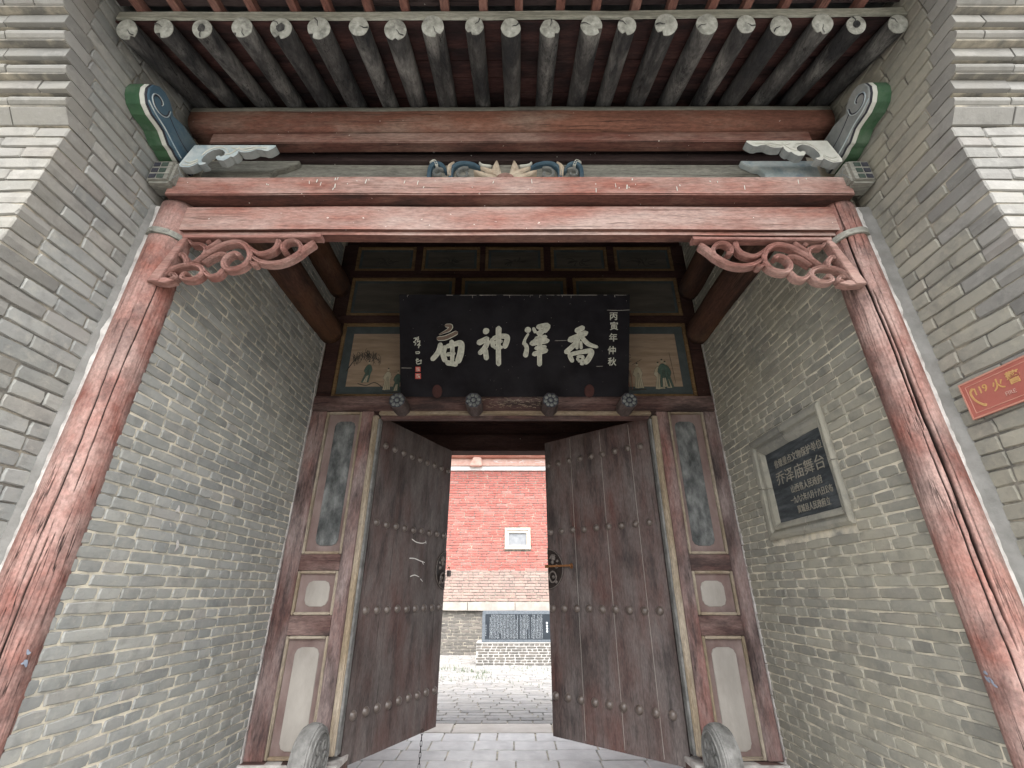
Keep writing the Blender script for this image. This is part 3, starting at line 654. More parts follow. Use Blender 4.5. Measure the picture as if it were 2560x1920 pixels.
for sx in (-1, 1):
    q = lambda pts: [(ox + sx * a, b) for a, b in pts]
    mb.ribbon(q([(.12, zc + .01), (.2, zc + .085), (.29, zc + .1), (.345, zc + .05), (.345, zc - .06)]), [.012, .024, .028, .028, .03], to3, .035)
    mb.ribbon(q(arc(.265, zc + .01, .055, .015, 120, -230, 12)), .015, to3, .032, mi=1)
    mb.ribbon(q([(.42, zc + .0), (.47, zc + .09), (.56, zc + .11), (.64, zc + .075), (.675, zc - .07)][:5]) if False else q([(.375, zc + .02), (.41, zc + .085), (.455, zc + .1), (.485, zc + .06), (.485, zc - .06)]), [.014, .026, .028, .026, .026], to3, .034)
    mb.ribbon(q(arc(.43, zc + .015, .042, .012, 140, -200, 12)), .013, to3, .032, mi=1)
    mb.ribbon(q([(.33, zc + .1), (.36, zc + .06), (.355, zc - .02)]), [.008, .03, .02], to3, .04, mi=2)
    mb.ribbon(q([(.44, zc + .07), (.46, zc + .12), (.49, zc + .1)]), [.02, .022, .008], to3, .034, mi=3)
    mb.ribbon(q([(.05, zc - .05), (.06, zc + .05), (.055, zc + .11)]), [.07, .05, .008], to3, .04, mi=2)
    mb.ribbon(q([(.02, zc - .03), (.11, zc + .02), (.16, zc + .045)]), [.045, .036, .01], to3, .046, mi=2)
    mb.ribbon(q([(.07, zc - .05), (.16, zc - .01), (.2, zc + .01)]), [.04, .03, .01], to3, .05, mi=2)
    mb.ribbon(q([(.09, zc + .075), (.15, zc + .085), (.17, zc + .11)]), [.02, .02, .012], to3, .03, mi=3)
mb.ribbon([(ox - .05, zc - .06), (ox, zc - .035), (ox + .05, zc - .06)], .05, to3, .055, mi=4)
part('scroll_carving', mb, [M['blue'], M['greyblue'], M['cream'], M['white'], M['fret']], cb)
for sx, x0, x1, mt in ((-1, -1.98, -1.38, M['greyboard']), (1, 1.94, 1.46, M['paleblue'])):
    mb = MB(); z0 = H + 2.23
    pl = [(x0, z0), (x0 + (x1 - x0) * .76, z0), (x0 + (x1 - x0) * .78, z0 + .1), (x0 + (x1 - x0) * .72, z0 + .17), (x0 + (x1 - x0) * .77, z0 + .215), (x0 + (x1 - x0) * .86, z0 + .225), (x0 + (x1 - x0) * .92, z0 + .25), (x0 + (x1 - x0) * .985, z0 + .27), (x1, z0 + .297), (x0, z0 + .297)]
    mb.prism(pl, XZ(2.06), 0, .039); part('cloud_plate', mb, mt, cb, bev=.004)

# ---- painted beam heads, blocks and cloud brackets at the two ends
PROF = [(2.02, 2.335), (1.905, 2.335), (1.88, 2.34), (1.85, 2.352), (1.815, 2.352), (1.785, 2.372), (1.755, 2.392), (1.725, 2.396), (1.66, 2.398), (1.612, 2.42), (1.585, 2.46), (1.575, 2.5), (1.585, 2.545), (1.615, 2.578), (1.655, 2.59), (1.7, 2.578), (1.735, 2.55), (1.752, 2.522), (1.79, 2.538), (1.85, 2.553), (1.9, 2.55), (2.02, 2.55)]
def beam_head(x_out, x_in, dz, dy, label, worn):
    s = 1 if x_in > x_out else -1
    t = thing('scroll_beam_head', label, 'beam end', ((x_out + x_in) / 2, 1.8 + dy, H + 2.33 + dz), 'scroll-shaped painted beam ends')
    pr = [(y + dy, H + z + dz) for y, z in PROF]; w = abs(x_in - x_out)
    bands = [(0, .60, 'green'), (.60, .80, 'white'), (.80, .90, 'navy'), (.90, 1.0, 'paleblue' if worn else 'blue')]
    cy, cz = 1.8 + dy, H + 2.45 + dz
    for i, (a, b, mname) in enumerate(bands):
        mb = MB(); k = (1, .997, .99, .98)[i]
        pp = [(cy + (y - cy) * k, cz + (z - cz) * k) for y, z in pr]
        mb.prism(pp, lambda u, v, d: (d, u, v), x_out + s * w * a, x_out + s * w * b)
        part(('green_band', 'white_band', 'dark_band', 'head_core')[i], mb, M['greyblue' if (worn and i == 3) else mname], t, bev=.002)
    mb = MB(); to3 = lambda u, v, d: (x_in - s * d, u + dy, v + H + dz)
    sp = [(1.655 + (.012 + .007 * q) * math.cos(q * .75), 2.49 + (.010 + .0062 * q) * math.sin(q * .75)) for q in range(10)]
    mb.ribbon(sp, .006, to3, .004, mi=0, n=50)
    sp2 = [(1.655 + (.019 + .007 * q) * math.cos(q * .75), 2.49 + (.017 + .0062 * q) * math.sin(q * .75)) for q in range(10)]
    mb.ribbon(sp2, .004, to3, .005, mi=1, n=50)
    mb.ribbon([(1.6, 2.43), (1.66, 2.408), (1.74, 2.396), (1.83, 2.368), (1.9, 2.35)], .007, to3, .004, mi=1)
    mb.ribbon([(1.72, 2.50), (1.78, 2.47), (1.86, 2.44), (1.93, 2.43)], .004, to3, .003, mi=0)
    part('spiral_lines', mb, [M['navy'], M['paleblue']], t)
beam_head(-2.117, -1.985, 0, 0, 'green edged beam end with bright blue spiral face, at the left wall', False)
beam_head(2.083, 1.957, .045, .02, 'green edged beam end with faded grey spiral face, at the right wall', True)
def head_block(x0, x1, label):
    t = thing('painted_block', label, 'painted block', ((x0 + x1) / 2, 1.95, H + 2.09), 'small painted blocks under the beam ends')
    mb = MB(); mb.box(min(x0, x1), max(x0, x1), 1.868, 1.99, H + 2.13, H + 2.3); part('block', mb, M['greyboard'], t, bev=.016)
    mb = MB(); s = 1 if x1 > x0 else -1
    for k in range(3):
        for q, mi in ((0, 0), (1, 1)):
            xa = x0 + s * (.022 + q * .045); z = H + 2.152 + k * .046
            mb.box(min(xa, xa + s * .036), max(xa, xa + s * .036), 1.8645, 1.8695, z, z + .03, mi)
    part('painted_squares', mb, [M['navy'], M['green_d']], t)
    mb = MB(); to3 = lambda u, v, d: (x1 - s * d, u, v)
    mb.ribbon([(1.885, H + 2.17), (1.93, H + 2.25), (1.97, H + 2.18)], .006, to3, .002); mb.ribbon([(1.89, H + 2.265), (1.95, H + 2.22)], .006, to3, .002)
    part('carved_lines', mb, M['greyblue'], t)
head_block(-2.112, -1.97, 'small block with dark and green squares below the left scroll beam end')
head_block(2.078, 1.935, 'small block with dark and green squares below the right scroll beam end')
def px5(x, y):        # outline measured on the photograph, turned into metres on the bracket's own plane
    return ((x - 800) / 1260 * .53, -(y - 975) / 275 * .182)
CL = [(895, 975), (2060, 975), (2068, 990), (2040, 1015), (1980, 1048), (1930, 1050), (1880, 1036), (1800, 1030), (1740, 1058), (1690, 1068), (1590, 1066), (1555, 1052), (1560, 1075), (1545, 1105), (1510, 1128), (1470, 1122), (1440, 1150), (1390, 1174), (1310, 1168), (1272, 1142), (1268, 1122), (1300, 1108), (1340, 1122), (1374, 1104), (1372, 1068), (1330, 1040), (1270, 1025), (1190, 1040), (1125, 1080), (1088, 1130), (1080, 1168), (1100, 1192), (1160, 1200), (1152, 1214), (1110, 1226), (1070, 1226), (1045, 1207), (1000, 1235), (940, 1258), (860, 1256), (800, 1245), (790, 1215)]
def cloud_bracket(x0, s, zt, label, mat):
    t = thing('cloud_bracket', label, 'bracket', (x0, 1.93, H + zt - .17), 'carved cloud brackets under the purlin')
    to = lambda u, v, d: (x0 + s * u, 1.895 + d, H + zt + v)
    pl = [px5(*p) for p in CL]
    mb = MB(); mb.prism(pl, to, 0, .05, 0, 1); me = mb.mesh('bracket', [mat, M['greyblue']])
    bm = bmesh.new(); bm.from_mesh(me); fr = [f for f in bm.faces if len(f.verts) > 10 and f.calc_center_median().y < 1.91]
    bmesh.ops.inset_region(bm, faces=fr, thickness=.006, depth=-.003, use_even_offset=False); bm.to_mesh(me); bm.free()
    link('bracket', me, t)
    g = MB()
    for ln in ([(1060, 1110), (1110, 1050), (1200, 1010), (1300, 1005), (1380, 1030), (1420, 1070)], [(1380, 1100), (1450, 1085), (1500, 1055), (1560, 1000)], [(850, 1180), (930, 1200), (1030, 1160)], [(840, 1225), (930, 1235), (1040, 1180)], [(1440, 1010), (1600, 1025), (1750, 1005), (1950, 1015)], [(1560, 1030), (1680, 1045), (1850, 1000)]):
        g.ribbon([px5(*p) for p in ln], .006, lambda u, v, d: to(u, v, d + .001), .0045, mi=0)
    part('carved_lines', g, M['white'], t)
cloud_bracket(-1.972, 1, 2.457, 'blue and white carved cloud bracket on the left, below the tie beam', M['paleblue'])
cloud_bracket(1.945, -1, 2.497, 'bleached white carved cloud bracket on the right, below the tie beam', M['white'])

# ---- pierced spandrels
def spandrel(xc, s, zt, label):
    t = thing('pierced_spandrel', label, 'carved spandrel', (xc, 2.0, H + zt - .32), 'pierced carved spandrels under the lintel')
    q = lambda x, y: ((x - 340) / 1700 * .762, -(y - 50) / 580 * .315)
    to = lambda u, v, d: (xc + s * u, 2.01 + d, H + zt + v)
    k = .762 / 1700
    fr = MB()
    bar = [(-.5, 0), (-.5, -1), (.5, -1), (.5, 0)]
    fr.ribbon([q(320, 72), q(2035, 62)], 46 * k, to, .05, taper=False, prof=bar)
    fr.prism([q(345, 95), q(300, 130), q(95, 640), q(235, 640), q(390, 100)], to, -.055, 0)
    fr.prism([q(95, 600), q(95, 640), q(300, 655), q(420, 625), q(300, 590)], to, -.05, 0)
    part('frame_bar', fr, M['fret'], t, bev=.003)
    sc = MB()
    for pts, w in (
        ([(560, 395), (690, 265), (840, 160), (1000, 128), (1120, 180), (1190, 270), (1200, 370), (1130, 450), (1010, 475), (930, 440), (905, 370), (945, 300), (1020, 272), (1080, 310)], [60, 75, 80, 80, 85, 80, 75, 75, 80, 75, 65, 65, 70, 75]),
        ([(1240, 320), (1350, 380), (1500, 402), (1650, 372), (1780, 290), (1860, 205), (1960, 125)], [50, 75, 75, 75, 85, 90, 85]),
        ([(1800, 270), (1800, 180), (1720, 112), (1630, 115), (1575, 170), (1590, 235), (1650, 240)], [60, 60, 60, 60, 60, 60, 60]),
        ([(1140, 170), (1230, 240), (1330, 280), (1450, 245), (1500, 180), (1505, 95)], [30, 60, 75, 75, 75, 95]),
        ([(230, 560), (290, 490), (380, 440), (520, 415), (640, 445), (695, 510), (650, 580), (560, 600), (470, 580), (480, 530), (530, 525)], [50, 60, 60, 65, 70, 70, 70, 65, 60, 50, 55]),
        ([(235, 590), (320, 610), (390, 570), (345, 530), (310, 560)], [50, 60, 60, 45, 35]),
        ([(720, 510), (800, 560), (890, 545), (935, 470)], [50, 70, 70, 50]),
        ([(660, 400), (740, 330), (830, 285), (910, 290), (850, 320)], [40, 55, 60, 50, 25]),
        ([(540, 400), (630, 310), (640, 220), (560, 165), (450, 155), (395, 105)], [50, 65, 70, 65, 60, 30]),
        ([(500, 400), (470, 420), (430, 340), (370, 290), (345, 320)], [40, 50, 75, 65, 40]),
        ([(640, 230), (720, 160), (780, 105)], [60, 60, 75]),
        ([(620, 150), (660, 110)], [45, 40]),
        ([(1220, 380), (1290, 410), (1330, 400)], [30, 70, 40]),
    ):
        sc.ribbon([q(*p) for p in pts], [x * k * .86 for x in w], to, .046)
    part('scrollwork', sc, M['fret'], t)
spandrel(-1.838, 1, 1.818, 'pinkish pierced scroll spandrel in the left corner under the lintel')
spandrel(1.757, -1, 1.80, 'pinkish pierced scroll spandrel in the right corner under the lintel')

# ---- log beams running back along the passage walls
for (x, Zc, r0, lab) in ((-1.845, 2.37, .13, 'lower brown log beam along the left passage wall'), (-1.845, 2.925, .125, 'upper dark log beam high on the left passage wall'), (1.85, 2.37, .13, 'lower brown log beam along the right passage wall'), (1.85, 2.90, .125, 'upper dark log beam high on the right passage wall')):
    mb = MB(); mb.tube([(x + .01 * mnoise.noise((i * .3, x, Zc)), 2.1 + 1.86 * i / 20, H + Zc + .012 * mnoise.noise((i * .25, Zc, x))) for i in range(21)], [r0 * (.9 if i in (0, 20) else 1) for i in range(21)], 28)
    tag(part('log_beam', mb, M['log'], smooth_=True), lab, 'log beam', 'log beams along the passage')

# ================================================================== DOOR WALL
ds = thing('door_surround', 'dark timber door wall with side panels and painted upper panels', 'door frame', (0, 4.0, H - 1.08))
MX = lambda x, s: x if s < 0 else .02 - x
def bar(name, xa, xb, y0, y1, Z0, Z1, mat, bev=.004, wob=.002):
    mb = MB(); mb.box(min(xa, xb), max(xa, xb), y0, y1, H + Z0, H + Z1, seg=10); return part(name, mb, mat, ds, bev=bev, wob=wob, wobs=2.5)
bar('header_beam', -1.9, 1.89, 3.965, 4.16, 1.545, 1.695, M['frame_x'], .008)
mb = MB(); r = random.Random(3)
for i in range(70): 
    xx, zz = r.uniform(-.35, .33), H + r.uniform(1.57, 1.685); mb.ribbon([(xx, zz), (xx + r.uniform(.008, .03), zz + r.uniform(-.008, .008)), (xx + r.uniform(.02, .05), zz + r.uniform(-.012, .012))], r.uniform(.002, .005), XZ(3.9645), .0012)
part('paint_flakes', mb, M['gold_x'], ds)
bar('top_board', -1.9, 1.89, 4.05, 4.12, 3.55, 4.4, M['frame_dk'])
def trims(parent, x0, x1, Z0, Z1, w, y, mat_v, mat_h, dep=.014):
    for nm, (a, b, c, d), mt in (('trim', (x0, x0 + w, Z0, Z1), mat_v), ('trim', (x1 - w, x1, Z0, Z1), mat_v), ('trim', (x0 + w, x1 - w, Z1 - w, Z1), mat_h), ('trim', (x0 + w, x1 - w, Z0, Z0 + w), mat_h)):
        mb = MB(); e = .0004; v = [(a, y, H + c), (b, y, H + c), (b, y, H + d), (a, y, H + d)]
        mb.box(a + e, b - e, y - dep, y + .012, H + c + e, H + d - e, seg=6)
        part(nm, mb, mt, parent, bev=.005, wob=.0015, wobs=6)
# upper rows of painted panels
def upper_row(xs, Z0, Z1, kind):
    for i in range(len(xs)):
        x0, x1 = xs[i]
        f = MB(); f.box(x0 + .004, x1 - .004, 4.028, 4.06, H + Z0 + .004, H + Z1 - .004)
        p = part('painted_panel', f, M['paint_tan'] if kind == 0 else M['paint_drk'], ds, label={0: 'tan panel painted with small figures in a blue border', 1: 'plain faded dark panel', 2: 'dark panel with a faint flower spray'}[kind])
        trims(p, x0, x1, Z0, Z1, .034, 4.02, M['gold_dk'], M['gold_dk'])
        b = MB(); w = .034; bw = .085 if kind == 0 else .03; y = 4.0265
        A, B, Cc, D = x0 + w, x1 - w, Z0 + w, Z1 - w
        for (a, bb, c, d) in ((A, A + bw, Cc, D), (B - bw, B, Cc, D), (A + bw, B - bw, D - bw, D), (A + bw, B - bw, Cc, Cc + bw)): b.box(a, bb, y, y + .001, H + c, H + d)
        part('blue_border', b, M['paint_blue'], p)
        r = random.Random(int(x0 * 100) + kind)
        if kind == 2:
            k = MB(); cx, cz = (x0 + x1) / 2, H + (Z0 + Z1) / 2 - .03
            for q in range(16):
                a = r.uniform(0, 6.28); l = r.uniform(.03, .13); k.ribbon([(cx + .4 * l * math.cos(a), cz), (cx + l * math.cos(a), cz + .5 * l * math.sin(a)), (cx + 1.5 * l * math.cos(a + .3), cz + .55 * l * math.sin(a + .2))], [.003, .012, .003], XZ(4.0262), .001)
            part('painted_flower', k, M['ink'], p)
upper_row([(-1.76, -.63), (-.57, .57), (.63, 1.765)], 1.698, 2.53, 0)
upper_row([(-1.755, -.635), (-.565, .565), (.635, 1.765)], 2.622, 3.11, 1)
upper_row([(-1.75, -1.095), (-1.02, -.38), (-.32, .33), (.41, 1.035), (1.115, 1.76)], 3.2, 3.54, 2)
for (xa, xb, Z0, Z1) in ((-1.9, 1.89, 2.532, 2.62), (-1.9, 1.89, 3.112, 3.198)): bar('rail', xa, xb, 4.0, 4.08, Z0, Z1, M['frame_dk'])
for (xa, xb, Z0, Z1) in ((-1.9, -1.762, 1.697, 2.53), (1.767, 1.89, 1.697, 2.53), (-1.9, -1.757, 2.622, 3.11), (1.767, 1.89, 2.622, 3.11), (-1.9, -1.752, 3.2, 3.55), (1.762, 1.89, 3.2, 3.55),
                         (-.628, -.572, 1.697, 2.53), (.572, .628, 1.697, 2.53), (-.633, -.567, 2.622, 3.11), (.567, .633, 2.622, 3.11), (-1.093, -1.022, 3.2, 3.55), (-.378, -.322, 3.2, 3.55), (.332, .408, 3.2, 3.55), (1.037, 1.113, 3.2, 3.55)):
    bar('mullion', xa, xb, 4.0, 4.08, Z0 + .001, Z1 - .001, M['frame_dk'])
# painted scenes on the two visible tan panels (plain little figures)
panels0 = [o for o in ds.children if o.name.startswith('painted_panel')]
RD = [0]
def robe(mb, x, z, h, mi, lean=0):
    RD[0] += 1; b_ = 4.0262 - .0022 * RD[0]; w = h * .15
    body = [(x - w, z), (x - w * .35, z - h * .015), (x + w * .4, z + h * .01), (x + w * 1.05, z), (x + w * .75 + lean, z + h * .4), (x + w * 1.1 + lean, z + h * .58), (x + w * .7 + lean, z + h * .76), (x + w * .25 + lean, z + h * .82), (x - w * .3 + lean, z + h * .81), (x - w * .85 + lean, z + h * .7), (x - w * 1.2 + lean, z + h * .52), (x - w * .7 + lean, z + h * .42)]
    mb.prism(body, XZ(b_), -.0004, 0, mi)
    if mi != 2: mb.prism([(x - w * .5, z), (x + w * .6, z), (x + w * .3 + lean, z + h * .32), (x - w * .3 + lean, z + h * .3)], XZ(b_ - .0005), -.0003, 0, 2)
    mb.ribbon([(x + lean, z + h * .85), (x + lean, z + h * .94)], h * .085, XZ(b_ - .0009), .0003, mi=2)
    mb.ribbon([(x + lean - h * .03, z + h * .95), (x + lean + h * .03, z + h * .97)], h * .05, XZ(b_ - .0013), .0003, mi=0)
    for k in range(len(body)): mb.ribbon([body[k], body[(k + 1) % len(body)]], h * .011, XZ(b_ - .0009 - .00001 * k), .0003, mi=0, n=3)
    for k, e in enumerate((-.5, .1, .6)): mb.ribbon([(x + e * w, z + h * .02), (x + e * w * .7 + lean * .5, z + h * .3), (x + e * w * .3 + lean, z + h * .6)], h * .011, XZ(b_ - .0013 - .0001 * k), .0003, mi=0)
mats_s = [M['ink'], M['ink_green'], M['ink_pale'], M['paint_tan'], M['ink_red']]
mb = MB(); r = random.Random(9)
x0, z0 = -1.49, H + 1.86
robe(mb, x0 + .03, z0, .24, 1, .02)
mb.ribbon([(x0 - .17, z0 + .12), (x0 - .1, z0 + .25), (x0 - .02, z0 + .33)], [.012, .008, .004], XZ(4.0262), .001)
for i in range(60):
    xx = x0 + r.uniform(-.13, .13); zz = z0 + .36 - abs(xx - x0) * .5 + r.uniform(-.04, .03); mb.ribbon([(xx, zz), (xx + r.uniform(-.01, .03), zz - .03), (xx + r.uniform(-.01, .04), zz - r.uniform(.05, .1))], .004, XZ(4.0262), .001)
mb.ribbon([(x0 - .04, z0 - .01), (x0 + .05, z0 - .03), (x0 + .13, z0), (x0 + .22, z0 - .06)], .008, XZ(4.0262), .001)
robe(mb, x0 + .25, z0 - .08, .24, 2, 0); robe(mb, x0 + .34, z0 - .09, .22, 1, .01); mb.ribbon([(x0 + .2, z0 - .1), (x0 + .38, z0 - .105)], .012, XZ(4.0262), .001)
part('painted_scene', mb, mats_s, panels0[0])
mb = MB(); x0, z0 = 1.22, H + 1.8
RD[0] = 0; robe(mb, x0 - .0, z0, .28, 2, 0); robe(mb, x0 + .2, z0 - .01, .3, 2, .01); robe(mb, x0 + .29, z0, .3, 1, -.01); robe(mb, x0 + .25, z0 + .01, .31, 1, 0)
for i in range(14): 
    xx = x0 - .17 + r.uniform(-.03, .1); mb.ribbon([(xx, z0 + .2), (xx + r.uniform(-.02, .02), z0 + .1), (xx + r.uniform(-.02, .03), z0 - .02)], .004, XZ(4.0262), .001, mi=4 if i % 2 else 0)
for i in range(40):
    xx = x0 - .16 + r.uniform(-.05, .09); zz = z0 + .3 + r.uniform(-.05, .08); mb.ribbon([(xx, zz), (xx + r.uniform(-.02, .03), zz + r.uniform(-.02, .02))], .006, XZ(4.0262), .001, mi=i % 2)
mb.ribbon([(x0 - .05, z0 + .25), (x0 + .06, z0 + .32)], .004, XZ(4.0262), .001); mb.ribbon([(x0 + .36, z0 + .05), (x0 + .34, z0 + .4)], .004, XZ(4.0262), .001)
mb.ribbon([(x0 - .08, z0 - .02), (x0 + .07, z0 - .01)], .014, XZ(4.0262), .001)
part('painted_scene', mb, mats_s, panels0[2])
# sides of the door: stiles, rails, panels with raised insets
def notch(x0, x1, Z0, Z1, c=.034):
    out = []
    for (cx, cz, a0) in ((x1, Z0, 180), (x1, Z1, 270), (x0, Z1, 0), (x0, Z0, 90)):
        sx, sz = (1 if cx == x1 else -1), (1 if cz == Z1 else -1)
        pts = []
        for q in range(5):
            a = math.pi / 2 * q / 4
            pts.append((cx - sx * c + sx * c * math.sin(a) * .78, cz - sz * c + sz * c * math.cos(a) * .78))
        pts = [(cx - sx * c * 1.25, cz)] + pts + [(cx, cz - sz * c * 1.25)]
        if (sx * sz) < 0: pass
        else: pts = pts[::-1]
        out += [(x, H + z) for x, z in pts]
    return out
def side(s):
    m = lambda x: MX(x, s)
    o = bar('stile', m(-1.915), m(-1.758), 3.985, 4.12, -1.082, 1.544, M['frame'], .006, .004)
    bar('stile', m(-1.424), m(-1.314), 3.985, 4.12, -1.082, 1.544, M['frame'], .006, .004)
    bar('cross_rail', m(-1.757), m(-1.425), 3.99, 4.1, .160, .283, M['frame_x']); bar('cross_rail', m(-1.757), m(-1.425), 3.99, 4.1, -.305, -.167, M['frame_x'])
    mb = MB(); xa, xb = sorted((m(-1.3135), m(-1.262))); mb.box(xa, xb, 3.97, 4.06, H - 1.05, H + 1.5, seg=24); part('gilded_architrave', mb, M['gold'], ds, bev=.008, wob=.005, wobs=5)
    mb = MB(); xa, xb = sorted((m(-1.2615), m(-1.243))); mb.box(xa, xb, 3.985, 4.06, H - 1.05, H + 1.47, seg=24); part('inner_jamb', mb, M['stone'], ds, bev=.003, wob=.002)
    for (Z0, Z1, i0, i1, ix0, ix1, mt) in ((.285, 1.542, .352, 1.452, -1.668, -1.48, M['inset_dk']), (-.165, .158, -.105, .083, -1.674, -1.486, M['inset']), (-1.078, -.307, -1.03, -.385, -1.676, -1.49, M['inset'])):
        x0, x1 = sorted((m(-1.756), m(-1.426)))
        f = MB(); f.box(x0 + .003, x1 - .003, 4.02, 4.06, H + Z0 + .003, H + Z1 - .003, seg=8); p = part('side_panel', f, M['field'], ds)
        trims(p, x0, x1, Z0, Z1, .022, 4.008, M['gold'], M['gold_x'], .02)
        a, b = sorted((m(ix0), m(ix1))); n = MB(); n.prism(notch(a, b, i0, i1), XZ(4.012), 0, .012); part('raised_inset', n, mt, p, bev=.003)
    bx0, bx1 = sorted((m(-1.93), m(-1.22)))
    b = MB(); b.box(bx0, bx1, 3.93, 4.2, 0, H - 1.084); part('sill_block', b, M['frame_x'], ds, bev=.008, wob=.003)
    b = MB(); b.box(bx0 - .003, bx1 + .003, 3.915, 4.205, H - 1.12, H - 1.083, seg=8); part('sill_cap', b, M['lime'], ds, bev=.004, wob=.006, wobs=9)
side(-1); side(1)
mb = MB(); mb.box(-1.2625, 1.2825, 3.97, 4.06, H + 1.502, H + 1.544, seg=24); part('gilded_architrave', mb, M['gold_x'], ds, bev=.008, wob=.003, wobs=5)
mb = MB(); mb.box(-1.2425, 1.2625, 3.985, 4.06, H + 1.472, H + 1.501, seg=24); part('inner_jamb', mb, M['frame_x'], ds, bev=.003)
# four octagonal pegs holding the sill of the name board
for x in (-1.045, -.362, .328, 1.03):
    mb = MB(); oc = [(x + .078 * math.cos(R(22.5 + 45 * k)), H + 1.557 + .078 * math.sin(R(22.5 + 45 * k))) for k in range(8)]
    mb.prism(oc, XZ(3.745), 0, .225); p = part('lintel_peg', mb, M['pegwood'], ds, bev=.004)
    fl = MB()
    for k in range(8):
        a = R(45 * k + 10); fl.dome((x + .047 * math.cos(a), H + 1.557 + .047 * math.sin(a)), .0185, .012, XZ(3.745))
    fl.dome((x, H + 1.557), .02, .014, XZ(3.745))
    oc2 = [(x + .073 * math.cos(R(22.5 + 45 * k)), H + 1.557 + .073 * math.sin(R(22.5 + 45 * k))) for k in range(8)]; fl.prism(oc2, XZ(3.744), 0, -.002, 1); 
    part('carved_flower', fl, [M['pegface'], M['navy']], p)

# ---- door leaves
def leaf(hx, s, ang, label):
    t = thing('door_leaf', label, 'door', (hx, 4.10, H - 1.152), 'studded door leaves')
    t.rotation_euler = (0, 0, ang)
    L, hgt = 1.235, 2.672
    cuts = [0, .108, .335, .53, .715, .895, 1.075, L] if s > 0 else [0, .1, .32, .527, .71, .893, 1.06, L]
    for a, b in zip(cuts, cuts[1:]):
        mb = MB(); dy = rng.uniform(-.0012, .0012); mb.box(s * (a + .0006) if s > 0 else s * (b - .0006), s * (b - .0006) if s > 0 else s * (a + .0006), dy, .055 + dy, 0, hgt + rng.uniform(-.002, .002), seg=8)
        part('plank', mb, M['leaf'], t, local=True, bev=.0012)
    for zr_ in (1.262, .557, -.14, -.85):
        for i in range(9):
            x = s * (.073 + .137 * i + (0 if s > 0 else .022)); mb = MB(); r0 = .033 if zr_ > 0 else .036
            to3 = lambda u, v, d: (u, d - .001, v)
            mb.dome((x + rng.uniform(-.003, .003), zr_ + 1.152 + rng.uniform(-.004, .004)), r0, .027, to3, 14); part('stud', mb, M['stud'], t, local=True, smooth_=True)
    # half-round plate with relief at the free edge
    zc, r0 = 1.362, .188; mb = MB(); n = 24
    pl = [(s * (L - .002), zc + r0)] + [(s * (L - .002 - r0 * math.sin(math.pi * k / n)), zc + r0 * math.cos(math.pi * k / n)) for k in range(1, n)] + [(s * (L - .002), zc - r0)]
    to3 = lambda u, v, d: (u, d, v)
    mb.prism(pl, to3, -.007, -.002)
    iron_n = len(mb.f); rim = [(s * (L - .004 - (r0 - .006) * math.sin(math.pi * k / n)), zc + (r0 - .006) * math.cos(math.pi * k / n)) for k in range(n + 1)]
    mb.ribbon(rim, .007, lambda u, v, d: (u, d - .006, v), .007, n=40)
    for (a, b, q) in ((.07, .1, .03), (.11, .02, .022), (.06, .06, .02), (.12, .07, .016), (.1, -.12, .016)): mb.dome((s * (L - a), zc + b), q, .014, lambda u, v, d: (u, d - .006, v), 8)
    mb.ribbon([(s * (L - .1), zc + .12), (s * (L - .06), zc + .13), (s * (L - .03), zc + .09)], .012, lambda u, v, d: (u, d - .006, v), .01)
    for q in range(iron_n, len(mb.f)): mb.mi[q] = 1  # raised rim and relief take paler iron, highlights put into the colour
    p = part('handle_plate', mb, [M['iron'], M['ironlit']], t, local=True)
    g_ = MB(); g_.ring((s * (L - .068), -.02, zc - .075), .042, .0075, 'y', 20, 6, sy=1.15); g_.dome((s * (L - .068), zc - .075), .018, .016, lambda u, v, d: (u, d - .006, v), 8)
    part('pull_ring', g_, M['ironlit'], p, local=True)
    if s > 0:
        ch = MB(); f = lambda u, v, d: (u, d - .0015, v)
        for pts in ([(.605, 1.622), (.68, 1.6), (.78, 1.597), (.846, 1.612)], [(.84, 1.625), (.85, 1.598)], [(.594, 1.446), (.68, 1.447), (.78, 1.43), (.854, 1.42)], [(.8, 1.432), (.835, 1.4)], [(.631, 1.285), (.7, 1.3), (.78, 1.285)], [(.8, 1.27), (.839, 1.245)]):
            ch.ribbon(pts, [.008] * (len(pts) - 1) + [.004], f, .0008)
        part('white_scrawl', ch, M['chalk'], t, local=True)
    else:
        b = MB(); b.box(-1.25, -.925, -.034, -.02, 1.376, 1.394); b.ring((-.94, -.02, 1.38), .02, .006, 'x', 14, 6); b.box(-1.252, -1.22, -.036, -.006, 1.37, 1.4); part('bolt_bar', b, M['rust'], t, local=True, bev=.003)
        w = MB(); f = lambda u, v, d: (u, d - .0012, v)
        for a_ in (.2, .527, .893): w.ribbon([(-a_, .02), (-a_ + .001, 1.2), (-a_, 2.65)], .0035, f, .0006, taper=False)
        part('pale_seam', w, M['inset'], t, local=True)
    return t
AL, AR = math.atan2(1.12, .515), -math.atan2(.82, .93)
leaf(-1.25, 1, AL, 'left studded dark door leaf, standing further open, white scrawl on it')
leaf(1.27, -1, AR, 'right studded dark door leaf with a rusty bolt bar')
